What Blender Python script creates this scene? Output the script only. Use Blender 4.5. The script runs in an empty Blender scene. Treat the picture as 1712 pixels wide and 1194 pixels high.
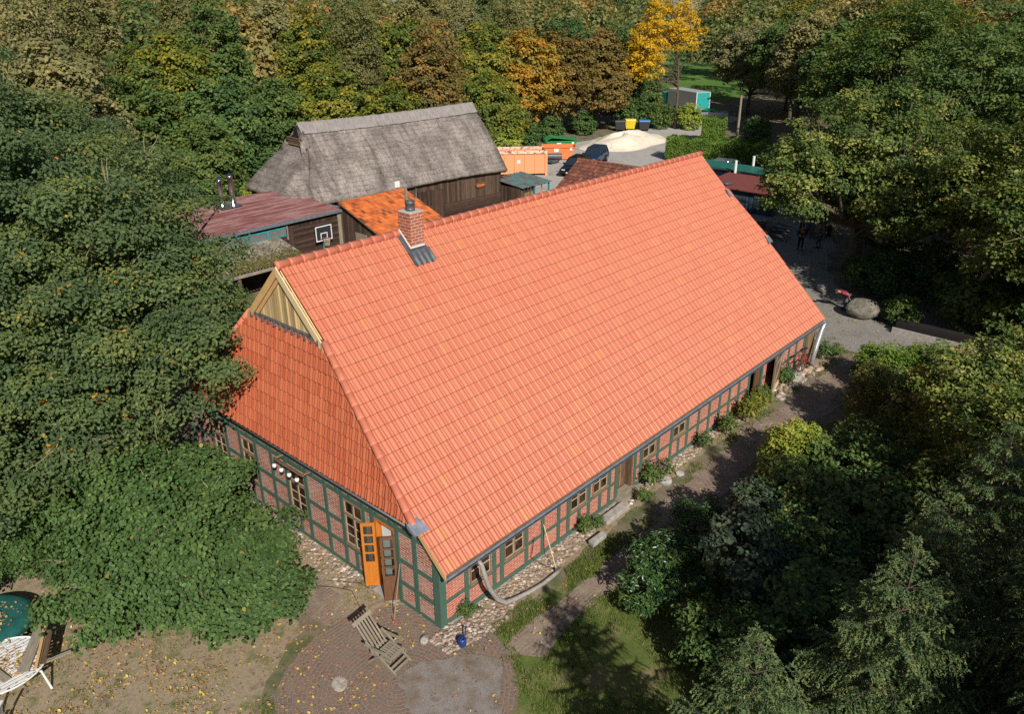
import bpy, math, random
import numpy as np
from mathutils import Vector, Matrix
R = math.radians
S = bpy.context.scene
COL = S.collection

# ------------------------------------------------------------------ camera, sky, sun, exposure
cd = bpy.data.cameras.new('camera'); cam = bpy.data.objects.new('camera', cd); COL.objects.link(cam)
PITCH, YAW, ROLL = .4231, .7364, -.0052
fwd = Vector((math.cos(YAW)*math.cos(PITCH), math.sin(YAW)*math.cos(PITCH), -math.sin(PITCH)))
rt = Vector((math.sin(YAW), -math.cos(YAW), 0)); up = rt.cross(fwd)
r2 = rt*math.cos(ROLL)+up*math.sin(ROLL); u2 = -rt*math.sin(ROLL)+up*math.cos(ROLL)
CAMP = Vector((-11.008, -12.597, 15.533))
cam.matrix_world = Matrix(((r2.x, u2.x, -fwd.x, CAMP.x), (r2.y, u2.y, -fwd.y, CAMP.y), (r2.z, u2.z, -fwd.z, CAMP.z), (0, 0, 0, 1)))
cd.sensor_fit = 'HORIZONTAL'; cd.sensor_width = 36; cd.lens = 1333.24/1712*36; cd.clip_end = 3000; cd.clip_start = .1
S.camera = cam
SUN_AZ, SUN_EL = R(61), R(35.3)           # azimuth the light travels towards, elevation
w = bpy.data.worlds.new('World'); S.world = w; w.use_nodes = True
nt = w.node_tree; bg = nt.nodes['Background']; sky = nt.nodes.new('ShaderNodeTexSky'); sky.sky_type = 'NISHITA'
sky.sun_disc = False; sky.sun_elevation = SUN_EL
sky.sun_rotation = math.atan2(-math.cos(SUN_AZ), -math.sin(SUN_AZ)) % (2*math.pi)
sky.air_density = 1.0; sky.dust_density = .6
nt.links.new(sky.outputs[0], bg.inputs[0]); bg.inputs[1].default_value = .058
sd = bpy.data.lights.new('sun', 'SUN'); sun = bpy.data.objects.new('sun', sd); COL.objects.link(sun)
sd.energy = 4.9; sd.angle = R(.53); sd.color = (1, .945, .87)
ldir = Vector((math.cos(SUN_AZ)*math.cos(SUN_EL), math.sin(SUN_AZ)*math.cos(SUN_EL), -math.sin(SUN_EL)))
sun.rotation_euler = ldir.to_track_quat('-Z', 'Y').to_euler(); sun.location = (-30, -50, 60)
S.view_settings.view_transform = 'Standard'; S.view_settings.look = 'None'; S.view_settings.gamma = 1
S.view_settings.exposure = .15
S.cycles.use_denoising = False
S.cycles.max_bounces = 5; S.cycles.diffuse_bounces = 3; S.cycles.glossy_bounces = 2; S.cycles.transmission_bounces = 3
S.cycles.transparent_max_bounces = 6; S.cycles.caustics_reflective = False; S.cycles.caustics_refractive = False

# ------------------------------------------------------------------ materials
def newmat(n):
    m = bpy.data.materials.new(n); m.use_nodes = True; t = m.node_tree
    return m, t, t.nodes['Principled BSDF']
def node(t, typ, **kw):
    n = t.nodes.new(typ)
    for k, v in kw.items():
        if k in n.inputs.keys(): n.inputs[k].default_value = v
        else: setattr(n, k, v)
    return n
def ramp(t, stops, interp='LINEAR'):
    r = t.nodes.new('ShaderNodeValToRGB'); e = r.color_ramp; e.interpolation = interp
    while len(e.elements) < len(stops): e.elements.new(.5)
    for el, (p, c) in zip(e.elements, stops): el.position = p; el.color = (*c, 1)
    return r
def uvmap(t, sc=(1, 1, 1)):
    a = t.nodes.new('ShaderNodeTexCoord'); m = t.nodes.new('ShaderNodeMapping'); m.inputs['Scale'].default_value = sc
    t.links.new(a.outputs['UV'], m.inputs[0]); return m.outputs[0]
def objmap(t, sc=(1, 1, 1)):
    a = t.nodes.new('ShaderNodeTexCoord'); m = t.nodes.new('ShaderNodeMapping'); m.inputs['Scale'].default_value = sc
    t.links.new(a.outputs['Object'], m.inputs[0]); return m.outputs[0]
def noise(t, vec, scale, detail=5, rough=.6):
    n = node(t, 'ShaderNodeTexNoise', Scale=scale, Detail=detail, Roughness=rough)
    t.links.new(vec, n.inputs['Vector']); return n.outputs['Fac']
def mix(t, f, a, b, typ='MIX'):
    m = t.nodes.new('ShaderNodeMix'); m.data_type = 'RGBA'; m.blend_type = typ
    for s, v in ((m.inputs[0], f), (m.inputs[6], a), (m.inputs[7], b)):
        if hasattr(v, 'node'): t.links.new(v, s)
        elif isinstance(v, (int, float)): s.default_value = v
        else: s.default_value = (*v, 1)
    return m.outputs[2]
def bump(t, p, h, strength=.5, dist=.02):
    b = node(t, 'ShaderNodeBump', Strength=strength, Distance=dist)
    t.links.new(h, b.inputs['Height']); t.links.new(b.outputs[0], p.inputs['Normal'])
def math_(t, op, a, b=0.0):
    m = t.nodes.new('ShaderNodeMath'); m.operation = op
    for s, v in ((m.inputs[0], a), (m.inputs[1], b)):
        if hasattr(v, 'node'): t.links.new(v, s)
        else: s.default_value = v
    return m.outputs[0]
def plain(n, c, rough=.6, metal=0, var=.25, scale=6, b=.15, c2=None, spec=.4):
    m, t, p = newmat(n); v = objmap(t); f = noise(t, v, scale)
    c2 = c2 or tuple(x*(1-var) for x in c)
    r = ramp(t, [(.35, c2), (.62, c)]); t.links.new(f, r.inputs[0]); t.links.new(r.outputs[0], p.inputs['Base Color'])
    p.inputs['Roughness'].default_value = rough; p.inputs['Metallic'].default_value = metal
    p.inputs['Specular IOR Level'].default_value = spec
    if b: bump(t, p, noise(t, v, scale*6), b, .01)
    return m
def wood(n, c, c2, scale=(14, 1.2, 1), rough=.7, b=.3, board=None):
    m, t, p = newmat(n); v = uvmap(t, scale); f = noise(t, v, 1.5, 7, .65)
    r = ramp(t, [(.3, c2), (.65, c)]); t.links.new(f, r.inputs[0]); out = r.outputs[0]
    if board:                                            # boards running along v, each with its own tone and a gap
        x = node(t, 'ShaderNodeSeparateXYZ'); t.links.new(uvmap(t), x.inputs[0])
        k = math_(t, 'FLOOR', math_(t, 'DIVIDE', x.outputs[0], board)); wn = node(t, 'ShaderNodeTexWhiteNoise', noise_dimensions='1D')
        t.links.new(k, wn.inputs['W']); rr = ramp(t, [(0, (.45,)*3), (1, (1.25,)*3)]); t.links.new(wn.outputs[0], rr.inputs[0])
        out = mix(t, 1.0, out, rr.outputs[0], 'MULTIPLY')
        fr = math_(t, 'FRACT', math_(t, 'DIVIDE', x.outputs[0], board)); g = math_(t, 'GREATER_THAN', fr, .06)
        out = mix(t, g, (.008, .006, .005), out)
    t.links.new(out, p.inputs['Base Color']); p.inputs['Roughness'].default_value = rough
    p.inputs['Specular IOR Level'].default_value = .25
    bump(t, p, f, b, .008); return m
def bricks(n, c1, c2, mortar, bw=.24, bh=.072, ms=.012, wear=.35):
    m, t, p = newmat(n); v = uvmap(t)
    bt = node(t, 'ShaderNodeTexBrick', Scale=1.0); bt.inputs['Color1'].default_value = (*c1, 1); bt.inputs['Color2'].default_value = (*c2, 1)
    bt.inputs['Mortar'].default_value = (*mortar, 1); bt.inputs['Mortar Size'].default_value = ms; bt.inputs['Mortar Smooth'].default_value = .25
    bt.inputs['Brick Width'].default_value = bw; bt.inputs['Row Height'].default_value = bh; bt.inputs['Bias'].default_value = -.1
    t.links.new(v, bt.inputs[0])
    f = noise(t, v, 2.2, 6); r = ramp(t, [(.42, (0, 0, 0)), (.72, (wear,)*3)]); t.links.new(f, r.inputs[0])
    o = mix(t, r.outputs[0], bt.outputs[0], mortar); f2 = noise(t, v, 14); r3 = ramp(t, [(.3, (.72,)*3), (.7, (1.12,)*3)]); t.links.new(f2, r3.inputs[0])
    o = mix(t, 1.0, o, r3.outputs[0], 'MULTIPLY')
    t.links.new(o, p.inputs['Base Color']); p.inputs['Roughness'].default_value = .85; p.inputs['Specular IOR Level'].default_value = .2
    inv = math_(t, 'SUBTRACT', 1.0, bt.outputs[1]); bump(t, p, math_(t, 'ADD', inv, math_(t, 'MULTIPLY', f2, .4)), .5, .012); return m
def tiles(n, cols, patch, rough=.55, spec=.35):
    m, t, p = newmat(n); x = node(t, 'ShaderNodeVectorMath', operation='FLOOR'); t.links.new(uvmap(t), x.inputs[0])
    wn = node(t, 'ShaderNodeTexWhiteNoise', noise_dimensions='2D'); t.links.new(x.outputs[0], wn.inputs['Vector'])
    r = ramp(t, cols); t.links.new(wn.outputs[0], r.inputs[0]); f = noise(t, objmap(t), 1.1, 6)
    rr = ramp(t, [(.45, (0, 0, 0)), (.75, (1, 1, 1))]); t.links.new(f, rr.inputs[0])
    o = mix(t, math_(t, 'MULTIPLY', rr.outputs[0], patch[1]), r.outputs[0], patch[0])
    f3 = noise(t, objmap(t), 45, 3); r3 = ramp(t, [(.3, (.88,)*3), (.7, (1.06,)*3)]); t.links.new(f3, r3.inputs[0])
    o = mix(t, 1.0, o, r3.outputs[0], 'MULTIPLY')
    t.links.new(o, p.inputs['Base Color']); p.inputs['Roughness'].default_value = rough; p.inputs['Specular IOR Level'].default_value = spec
    bump(t, p, f3, .12, .004); return m
def leafmat(n, stops, tr=.28, rough=.5, spec=.25):
    m, t, p = newmat(n); u = node(t, 'ShaderNodeSeparateXYZ'); t.links.new(uvmap(t), u.inputs[0])
    r = ramp(t, stops); t.links.new(u.outputs[0], r.inputs[0])
    br = ramp(t, [(0, (.72,)*3), (1, (1.25,)*3)]); t.links.new(u.outputs[1], br.inputs[0])
    c = mix(t, 1.0, r.outputs[0], br.outputs[0], 'MULTIPLY')
    t.links.new(c, p.inputs['Base Color']); p.inputs['Roughness'].default_value = rough; p.inputs['Specular IOR Level'].default_value = spec
    tl = t.nodes.new('ShaderNodeBsdfTranslucent'); t.links.new(mix(t, 1.0, c, (1.25, 1.3, .5), 'MULTIPLY'), tl.inputs[0])
    ms = t.nodes.new('ShaderNodeMixShader'); ms.inputs[0].default_value = tr
    t.links.new(p.outputs[0], ms.inputs[1]); t.links.new(tl.outputs[0], ms.inputs[2])
    t.links.new(ms.outputs[0], t.nodes['Material Output'].inputs[0]); return m

M = {}
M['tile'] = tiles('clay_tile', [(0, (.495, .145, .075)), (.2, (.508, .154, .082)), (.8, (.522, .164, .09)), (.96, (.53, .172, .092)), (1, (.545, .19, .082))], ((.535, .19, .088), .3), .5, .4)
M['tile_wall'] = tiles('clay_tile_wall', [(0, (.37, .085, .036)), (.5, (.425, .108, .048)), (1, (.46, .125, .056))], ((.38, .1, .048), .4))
M['ridge'] = plain('ridge_tile', (.62, .195, .115), .5, 0, .12, 3, .1)
M['tile_old'] = tiles('weathered_tile', [(0, (.16, .05, .025)), (.15, (.42, .1, .03)), (.5, (.6, .15, .035)), (1, (.68, .2, .05))], ((.2, .07, .03), .6), .8)
M['tile_brown'] = tiles('brown_tile', [(0, (.09, .035, .025)), (.5, (.16, .055, .035)), (.9, (.24, .08, .045)), (1, (.3, .12, .05))], ((.12, .06, .04), .5), .8)
M['green'] = wood('green_timber', (.082, .15, .112), (.04, .085, .062), (20, 2, 1), .65, .25)
M['brick'] = bricks('infill_brick', (.52, .12, .065), (.38, .075, .045), (.6, .46, .37), .25, .074, .0085, wear=.22)
M['brick_pale'] = bricks('gable_brick', (.45, .13, .075), (.28, .07, .05), (.62, .51, .42), .27, .08, .012, wear=.42)
M['brick_chim'] = bricks('chimney_brick', (.44, .12, .055), (.34, .075, .045), (.48, .38, .3), .26, .1, .014, wear=.15)
M['win_wood'] = wood('window_wood', (.27, .185, .12), (.14, .09, .055), (12, 2, 1))
M['bar'] = plain('glazing_bar', (.56, .47, .34), .6)
def glass():
    m, t, p = newmat('window_glass'); v = uvmap(t); r = ramp(t, [(.35, (.012, .009, .007)), (.7, (.1, .05, .025))]); t.links.new(noise(t, v, 2.5, 2), r.inputs[0])
    t.links.new(r.outputs[0], p.inputs['Base Color']); p.inputs['Roughness'].default_value = .06; p.inputs['Specular IOR Level'].default_value = .6; return m
M['glass'] = glass()
def clear():
    m, t, p = newmat('clear_glass'); g = node(t, 'ShaderNodeBsdfTransparent'); gl = node(t, 'ShaderNodeBsdfGlossy', Roughness=.02); gl.inputs[0].default_value = (.9, .95, 1, 1)
    g.inputs[0].default_value = (.8, .85, .85, 1); ms = t.nodes.new('ShaderNodeMixShader'); ms.inputs[0].default_value = .09
    t.links.new(g.outputs[0], ms.inputs[1]); t.links.new(gl.outputs[0], ms.inputs[2]); t.links.new(ms.outputs[0], t.nodes['Material Output'].inputs[0]); return m
M['clear'] = clear()
M['newwood'] = wood('fresh_wood', (.66, .42, .19), (.5, .29, .11), (10, 1.5, 1), .6, .15, board=None)
M['newboard'] = wood('fresh_boards', (.8, .58, .3), (.68, .45, .2), (10, 1.5, 1), .6, .15, board=.12)
M['palewood'] = wood('pale_wood', (.72, .55, .33), (.6, .43, .23), (10, 1.5, 1), .6, .1)
M['oldwood'] = wood('old_wood', (.3, .2, .115), (.14, .085, .05), (12, 1.3, 1), .8, .4, board=.17)
M['greywood'] = wood('grey_wood', (.32, .28, .21), (.17, .14, .1), (14, 1.5, 1), .8, .4)
M['barnwood'] = wood('barn_boards', (.13, .082, .055), (.055, .034, .024), (9, 1, 1), .85, .5, board=.2)
M['darkwood'] = wood('dark_boards', (.085, .05, .035), (.035, .02, .015), (9, 1, 1), .85, .4, board=.16)
M['orangewood'] = wood('varnished_wood', (.55, .19, .03), (.42, .13, .02), (10, 1.5, 1), .35, .1)
M['brownwood'] = wood('brown_door_wood', (.17, .085, .045), (.1, .05, .028), (10, 1.5, 1), .5, .2)
M['zinc'] = plain('zinc', (.4, .44, .5), .42, .7, .3, 5, .05)
M['lead'] = plain('lead', (.13, .14, .15), .5, .4, .3, 8, .1)
M['steel'] = plain('stainless_steel', (.6, .6, .6), .22, 1, .1, 4, 0)
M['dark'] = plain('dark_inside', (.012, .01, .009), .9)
M['black'] = plain('black_rubber', (.015, .015, .016), .7)
M['white'] = plain('white_paint', (.74, .74, .72), .5, 0, .12)
M['plaster'] = plain('cap_mortar', (.55, .5, .43), .9)
M['teal'] = plain('teal_paint', (.03, .32, .34), .5)
M['blueplastic'] = plain('blue_plastic', (.018, .05, .22), .35, 0, .15)
M['hose'] = plain('grey_hose', (.34, .31, .28), .6, 0, .3, 12, .1)
M['foil'] = plain('silver_foil', (.62, .64, .66), .3, .55, .3, 20, .8)
M['bark'] = plain('bark', (.12, .095, .065), .95, 0, .5, 9, .8)
M['barkpale'] = plain('pale_bark', (.36, .33, .26), .9, 0, .5, 9, .6)
M['twig'] = plain('lichen_twig', (.32, .27, .1), .9, 0, .5, 9, .3)
M['stone'] = plain('field_stone', (.46, .4, .33), .85, 0, .3, 9, .4, c2=(.24, .2, .17))
M['boulder'] = plain('grey_boulder', (.22, .2, .16), .9, 0, .4, 5, .5, c2=(.1, .09, .07)); M['slab'] = plain('concrete_slab', (.4, .37, .33), .9, 0, .35, 7, .4)

# ------------------------------------------------------------------ objects
def tag(o, label=None, cat=None, group=None, kind=None):
    if label: o['label'] = label
    if cat: o['category'] = cat
    if group: o['group'] = group
    if kind: o['kind'] = kind
    return o
def thing(name, label, cat, loc=(0, 0, 0), group=None):
    o = bpy.data.objects.new(name, None); COL.objects.link(o); o.location = loc; o.empty_display_size = .3
    return tag(o, label, cat, group)
def offset(p):
    o = Vector((0, 0, 0))
    while p: o += p.location; p = p.parent
    return o
def put(name, me, m, parent=None):
    o = bpy.data.objects.new(name, me); COL.objects.link(o)
    if m is not None: me.materials.append(m)
    if parent: o.parent = parent
    return o
class MB:
    def __init__(s): s.v = []; s.f = []; s.ax = {}
    def add(s, vs, fs, ax=None):
        n = len(s.v); s.v += [tuple(v) for v in vs]
        for f in fs:
            if ax is not None: s.ax[len(s.f)] = ax
            s.f.append(tuple(i+n for i in f))
        return s
    B = [(0, 3, 2, 1), (4, 5, 6, 7), (0, 1, 5, 4), (1, 2, 6, 5), (2, 3, 7, 6), (3, 0, 4, 7)]
    def bx(s, x0, x1, y0, y1, z0, z1, ax=None):
        x0, x1 = sorted((x0, x1)); y0, y1 = sorted((y0, y1)); z0, z1 = sorted((z0, z1))
        if ax is None:
            d = (x1-x0, y1-y0, z1-z0); k = d.index(max(d)); ax = Vector([1 if i == k else 0 for i in range(3)])
        return s.add([(x0, y0, z0), (x1, y0, z0), (x1, y1, z0), (x0, y1, z0), (x0, y0, z1), (x1, y0, z1), (x1, y1, z1), (x0, y1, z1)], s.B, ax)
    def beam(s, a, b, w, h, up=(0, 0, 1)):
        a, b = Vector(a), Vector(b); d = (b-a).normalized(); u = Vector(up)
        if abs(d.dot(u)) > .98: u = Vector((1, 0, 0))
        x = d.cross(u).normalized()*w/2; z = x.cross(d).normalized()*h/2
        return s.add([a-x-z, a+x-z, a+x+z, a-x+z, b-x-z, b+x-z, b+x+z, b-x+z], [(3, 2, 1, 0), (4, 5, 6, 7), (0, 1, 5, 4), (1, 2, 6, 5), (2, 3, 7, 6), (3, 0, 4, 7)], d)
    def tube(s, pts, rad, n=6, cap=True):
        pts = [Vector(p) for p in pts]; rad = rad if hasattr(rad, '__len__') else [rad]*len(pts)
        base = len(s.v); u = None
        for i, p in enumerate(pts):
            d = (pts[min(i+1, len(pts)-1)]-pts[max(i-1, 0)]).normalized()
            if u is None: u = d.orthogonal().normalized()
            u = (u-d*u.dot(d)).normalized(); v = d.cross(u)
            for k in range(n):
                a = 2*math.pi*k/n; s.v.append(tuple(p+(u*math.cos(a)+v*math.sin(a))*rad[i]))
        for i in range(len(pts)-1):
            dd = (pts[i+1]-pts[i]).normalized()
            for k in range(n):
                s.ax[len(s.f)] = dd; a = base+i*n; s.f.append((a+k, a+(k+1) % n, a+n+(k+1) % n, a+n+k))
        if cap:
            s.f.append(tuple(base+k for k in reversed(range(n)))); s.f.append(tuple(base+(len(pts)-1)*n+k for k in range(n)))
        return s
    def prism(s, poly, ext, ax=None):
        n = len(poly); e = Vector(ext); p = [Vector(q) for q in poly]
        return s.add(p+[q+e for q in p], [tuple(reversed(range(n))), tuple(range(n, 2*n))]+[(i, (i+1) % n, n+(i+1) % n, n+i) for i in range(n)], ax)
    def lathe(s, prof, c=(0, 0, 0), n=16):
        b = len(s.v)
        for r, z in prof:
            for k in range(n): a = 2*math.pi*k/n; s.v.append((c[0]+r*math.cos(a), c[1]+r*math.sin(a), c[2]+z))
        for i in range(len(prof)-1):
            for k in range(n): s.f.append((b+i*n+k, b+i*n+(k+1) % n, b+(i+1)*n+(k+1) % n, b+(i+1)*n+k))
        return s
    def build(s, name, m, parent=None, smooth=False, bevel=0):
        me = bpy.data.meshes.new(name); o = offset(parent)
        me.from_pydata([(v[0]-o.x, v[1]-o.y, v[2]-o.z) for v in s.v], [], s.f); me.validate(); me.update()
        uv = me.uv_layers.new(name='UVMap'); Z = Vector((0, 0, 1))
        for i, p in enumerate(me.polygons):
            n = p.normal; a = s.ax.get(i)
            if a is not None and abs(n.dot(a)) < .9: b = (a-n*n.dot(a)).normalized(); t = b.cross(n)
            else:
                t = Z.cross(n); t = Vector((1, 0, 0)) if t.length < .05 else t.normalized(); b = n.cross(t)
            for li in p.loop_indices:
                q = Vector(s.v[me.loops[li].vertex_index]); uv.data[li].uv = (q.dot(t), q.dot(b))
            if smooth: p.use_smooth = True
        ob = put(name, me, m, parent)
        if bevel:
            md = ob.modifiers.new('bevel', 'BEVEL'); md.width = bevel; md.segments = 2; md.limit_method = 'ANGLE'
        return ob
def mesh_np(name, V, F, UV=None, smooth=False):
    """V (n,3), F (m,k) of equal-sized faces, UV per face corner (m*k,2)"""
    me = bpy.data.meshes.new(name); m, k = F.shape
    me.vertices.add(len(V)); me.vertices.foreach_set('co', V.astype(np.float32).ravel())
    me.loops.add(m*k); me.loops.foreach_set('vertex_index', F.astype(np.int32).ravel())
    me.polygons.add(m); me.polygons.foreach_set('loop_start', np.arange(0, m*k, k, dtype=np.int32))
    try: me.polygons.foreach_set('loop_total', np.full(m, k, dtype=np.int32))
    except Exception: pass
    if UV is not None:
        l = me.uv_layers.new(name='UVMap'); l.data.foreach_set('uv', UV.astype(np.float32).ravel())
    me.update(calc_edges=True)
    me.polygons.foreach_set('use_smooth', np.full(m, smooth, dtype=bool))
    return me
def nrm(a): return a/np.maximum(np.linalg.norm(a, axis=1, keepdims=True), 1e-9)
def rdirs(rng, n): return nrm(rng.normal(size=(n, 3)))
def leafmesh(name, P, N, L, rng, hexa=False, asp=.6, u=None, T=None):
    n = len(P); N = nrm(N); T = nrm(np.cross(N, rdirs(rng, n))) if T is None else nrm(T-N*(T*N).sum(1)[:, None]); B = np.cross(N, T)
    L = (L*np.ones(n))[:, None]; T = T*L; B = B*L*asp; Nn = N*L
    if hexa:
        vs = np.stack([P-T*.5, P-T*.18+B*.46+Nn*.1, P+T*.2+B*.4+Nn*.08, P+T*.5-Nn*.06, P+T*.2-B*.4+Nn*.08, P-T*.18-B*.46+Nn*.1], 1)
        k = 6; f = np.array([[0, 1, 2, 3], [0, 3, 4, 5]])
    else:
        vs = np.stack([P-T*.5, P+B*.5+Nn*.1, P+T*.5, P-B*.5+Nn*.1], 1); k = 4; f = np.array([[0, 1, 2], [0, 2, 3]])
    F = (np.arange(n)[:, None, None]*k+f[None]).reshape(-1, f.shape[1])
    uv = np.stack([rng.random(n) if u is None else np.clip(u, .001, .999), rng.random(n)], 1); UV = np.repeat(uv, f.size, axis=0)
    return mesh_np(name, vs.reshape(-1, 3), F, UV)

# ------------------------------------------------------------------ tile roofs (pantile relief with added shade slots)
def tile_roof(name, m, parent, O, U, V, Ulen, Vlen, tw, tl, clip=None, ns=12, amp=.045, lift=.013, seed=1):
    rng = np.random.default_rng(seed); O, U, V = (np.array(a, float) for a in (O, U, V)); N = np.cross(U, V); N /= np.linalg.norm(N)
    nc = int(math.ceil(Ulen/tw)); nr = int(math.ceil(Vlen/tl)); u = np.arange(nc*ns+1)*tw/ns; j = np.arange(nc*ns)
    Vs = []; Fs = []; UVs = []; base = 0; po = np.array(offset(parent))
    ci = np.minimum(np.floor(u/tw+1e-6).astype(int), nc-1)
    for r in range(nr):
        v0, v1 = r*tl, min((r+1)*tl-.01, Vlen); n = len(u)  # slot added above each course so a dark shadow line shows
        jit = rng.normal(0, .003, nc)[ci]
        for (v, e) in ((v0, -.02), (v0, lift-.006), (v0, lift-.006), (v0+.014, lift), (v0+.014, lift), (v1, .003), (v1, .003), (v1, -.022)):
            uu = u.copy()
            if clip: lo, hi = clip(v); uu = np.clip(uu, lo, hi)
            t = (uu/tw) % 1; h = amp*(np.maximum(0, np.sin(math.pi*np.clip((t-.03)/.52, 0, 1)))**.8+.55*np.sin(math.pi*np.clip((t-.56)/.4, 0, 1))**.9)-amp*.25*np.exp(-((t-.985)/.03)**2)
            Vs.append(O+uu[:, None]*U+v*V+(h+e+jit*(1 if e > -.02 else 0))[:, None]*N)
            UVs.append((uu/tw, np.full(n, r+.5)))
        for q_ in range(4):
            A = base+2*q_*n; Fs.append(np.stack([A+j, A+j+1, A+n+j+1, A+n+j], 1))
        base += 8*n
    V3 = np.concatenate(Vs)-po; F = np.concatenate(Fs)
    uvv = np.stack([np.concatenate([a for a, b in UVs]), np.concatenate([b for a, b in UVs])], 1)
    # one tile colour per quad column: use the quad's left edge
    q = uvv[F[:, 0]]; q = np.stack([(q[:, 0]+.5/ns), q[:, 1]], 1); UV = np.repeat(q, 4, axis=0)
    return put(name, mesh_np(name, V3, F, UV, True), m, parent)
def caps(mb, a, b, r, step=.4, ov=.04):
    a, b = Vector(a), Vector(b); d = b-a; n = max(1, round(d.length/step))
    for i in range(n):
        p = a+d*(i/n); q = a+d*((i+1)/n)+d.normalized()*ov
        mb.tube([p, p+(q-p)*.12, p+(q-p)*.14, q], [r*1.05, r*1.05, r, r*.97], 10)

# ------------------------------------------------------------------ the long farmhouse
L, W, OV, H1, H = 23.53, 13.0, .43, 2.115, 8.782
SL = (H-H1)/(W/2+OV)
def rz(y): return H1+(min(y, W-y)+OV)*SL
R0, Y1, XE, Y2 = .38, 4.62, -.18, .674
XF0, Y1F, XEF, Y2F = L-.18, 4.98, L+.23, 2.87
house = thing('farmhouse', 'long half-timbered brick farmhouse with new orange-red clay tile roof', 'house', (0, 0, 0))
slope = Vector((0, 1, SL)).normalized(); VL = (W/2+OV)*math.hypot(1, SL); cs = slope.y
def edge_near(y): return R0 if y >= Y1 else (XE+(R0-XE)*(y-Y2)/(Y1-Y2) if y > Y2 else -.17)
def edge_far(y): return XF0 if y >= Y1F else (XEF+(XF0-XEF)*(y-Y2F)/(Y1F-Y2F) if y > Y2F else L+.19)
X0 = -.2; TW, TL = .2443, .3848
tile_roof('roof', M['tile'], house, (X0, -OV, H1), (1, 0, 0), slope, L+.5, VL, TW, TL, lambda v: (edge_near(v*cs-OV)-X0, edge_far(v*cs-OV)-X0))
sb = Vector((0, -1, SL)).normalized()
tile_roof('roof', M['tile'], house, (L+.3, W+OV, H1), (-1, 0, 0), sb, L+.5, VL, TW, TL, lambda v: (L+.3-edge_far(v*cs-OV), L+.3-edge_near(v*cs-OV)), seed=2)
# tile-hung gable ends under the gablets
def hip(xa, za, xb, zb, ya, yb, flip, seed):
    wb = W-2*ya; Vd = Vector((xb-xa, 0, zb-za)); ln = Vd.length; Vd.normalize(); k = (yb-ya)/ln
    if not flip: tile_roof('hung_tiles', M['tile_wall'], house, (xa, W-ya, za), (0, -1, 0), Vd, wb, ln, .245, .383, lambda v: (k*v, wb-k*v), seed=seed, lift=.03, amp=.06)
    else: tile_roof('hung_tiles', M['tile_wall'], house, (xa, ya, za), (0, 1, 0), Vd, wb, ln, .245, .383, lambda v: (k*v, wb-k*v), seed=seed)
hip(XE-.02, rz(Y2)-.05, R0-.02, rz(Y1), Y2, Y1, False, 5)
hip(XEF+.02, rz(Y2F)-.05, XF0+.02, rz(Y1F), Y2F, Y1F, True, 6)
m = MB(); caps(m, (R0-.06, W/2, H+.0), (XF0+.06, W/2, H+.0), .135, .42); m.build('ridge_cap', M['ridge'], house, True)
for (xa, ya, xb, yb) in ((XE, Y2, R0, Y1), (XEF, Y2F, XF0, Y1F)):
    for f in ((lambda y: y), (lambda y: W-y)):
        m = MB(); caps(m, (xa, f(ya), rz(ya)-.02), (xb, f(yb), rz(yb)-.02), .11, .4); m.build('hip_cap', M['ridge'], house, True)
# dark underlay closing the roof
def inn(x, y): return (x, y, rz(y)-.1)
m = MB()
for a in (0, 1):
    f = (lambda y: y) if a == 0 else (lambda y: W-y)
    m.add([inn(-.12, f(-.4)), inn(L+.14, f(-.4)), inn(L+.14, f(Y2F)), inn(XF0-.05, f(Y1F)), inn(XF0-.05, W/2), inn(R0+.05, W/2), inn(R0+.05, f(Y1)), inn(-.12, f(Y2))], [tuple(range(8))])
m.add([(XE+.07, Y2, rz(Y2)-.1), (XE+.07, W-Y2, rz(Y2)-.1), (R0+.07, W-Y1, rz(Y1)-.1), (R0+.07, Y1, rz(Y1)-.1)], [(0, 1, 2, 3)])
m.add([(XEF-.07, Y2F, rz(Y2F)-.1), (XEF-.07, W-Y2F, rz(Y2F)-.1), (XF0-.07, W-Y1F, rz(Y1F)-.1), (XF0-.07, Y1F, rz(Y1F)-.1)], [(0, 1, 2, 3)])
m.build('roof_underlay', M['dark'], house)
# gablets with fresh boarding and barge boards
for x, ya, s in ((R0, Y1, -1), (XF0, Y1F, 1)):
    z0 = rz(ya)
    MB().prism([(x-s*.02, ya, z0-.12), (x-s*.02, W-ya, z0-.12), (x-s*.02, W/2, H-.1)], (-s*.03, 0, 0), Vector((0, 0, 1))).build('gable_boarding', M['newboard'], house)
    m = MB(); m2 = MB()
    for g in (0, 1):
        f = (lambda y: y) if g == 0 else (lambda y: W-y)
        a, b = Vector((x+s*.06, f(ya-.15), rz(ya-.15)-.14)), Vector((x+s*.06, W/2, H-.14))
        (m if g else m2).prism([a+Vector((0, 0, -.17)), a+Vector((0, 0, .12)), b+Vector((0, 0, .12)), b+Vector((0, 0, -.17))], (s*.04, 0, 0), (b-a).normalized())
        a2, b2 = a+Vector((-s*.05, 0, -.2)), b+Vector((-s*.05, 0, -.2))
        (m if g else m2).prism([a2+Vector((0, 0, -.12)), a2+Vector((0, 0, .1)), b2+Vector((0, 0, .1)), b2+Vector((0, 0, -.12))], (s*.03, 0, 0), (b-a).normalized())
    m.build('barge_board', M['newwood'], house); m2.build('barge_board', M['palewood'], house)
    m = MB(); m.beam((x+s*.03, ya+.1, z0+.02), (x+s*.03, W-ya-.1, z0+.02), .1, .07)
    for i in range(12): m.tube([(x+s*.06, ya+.2+i*(W-2*ya-.4)/11, z0+.05), (x+s*.1, ya+.2+i*(W-2*ya-.4)/11, z0-.1)], .05, 6)
    m.build('lead_flashing', M['lead'], house)
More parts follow.
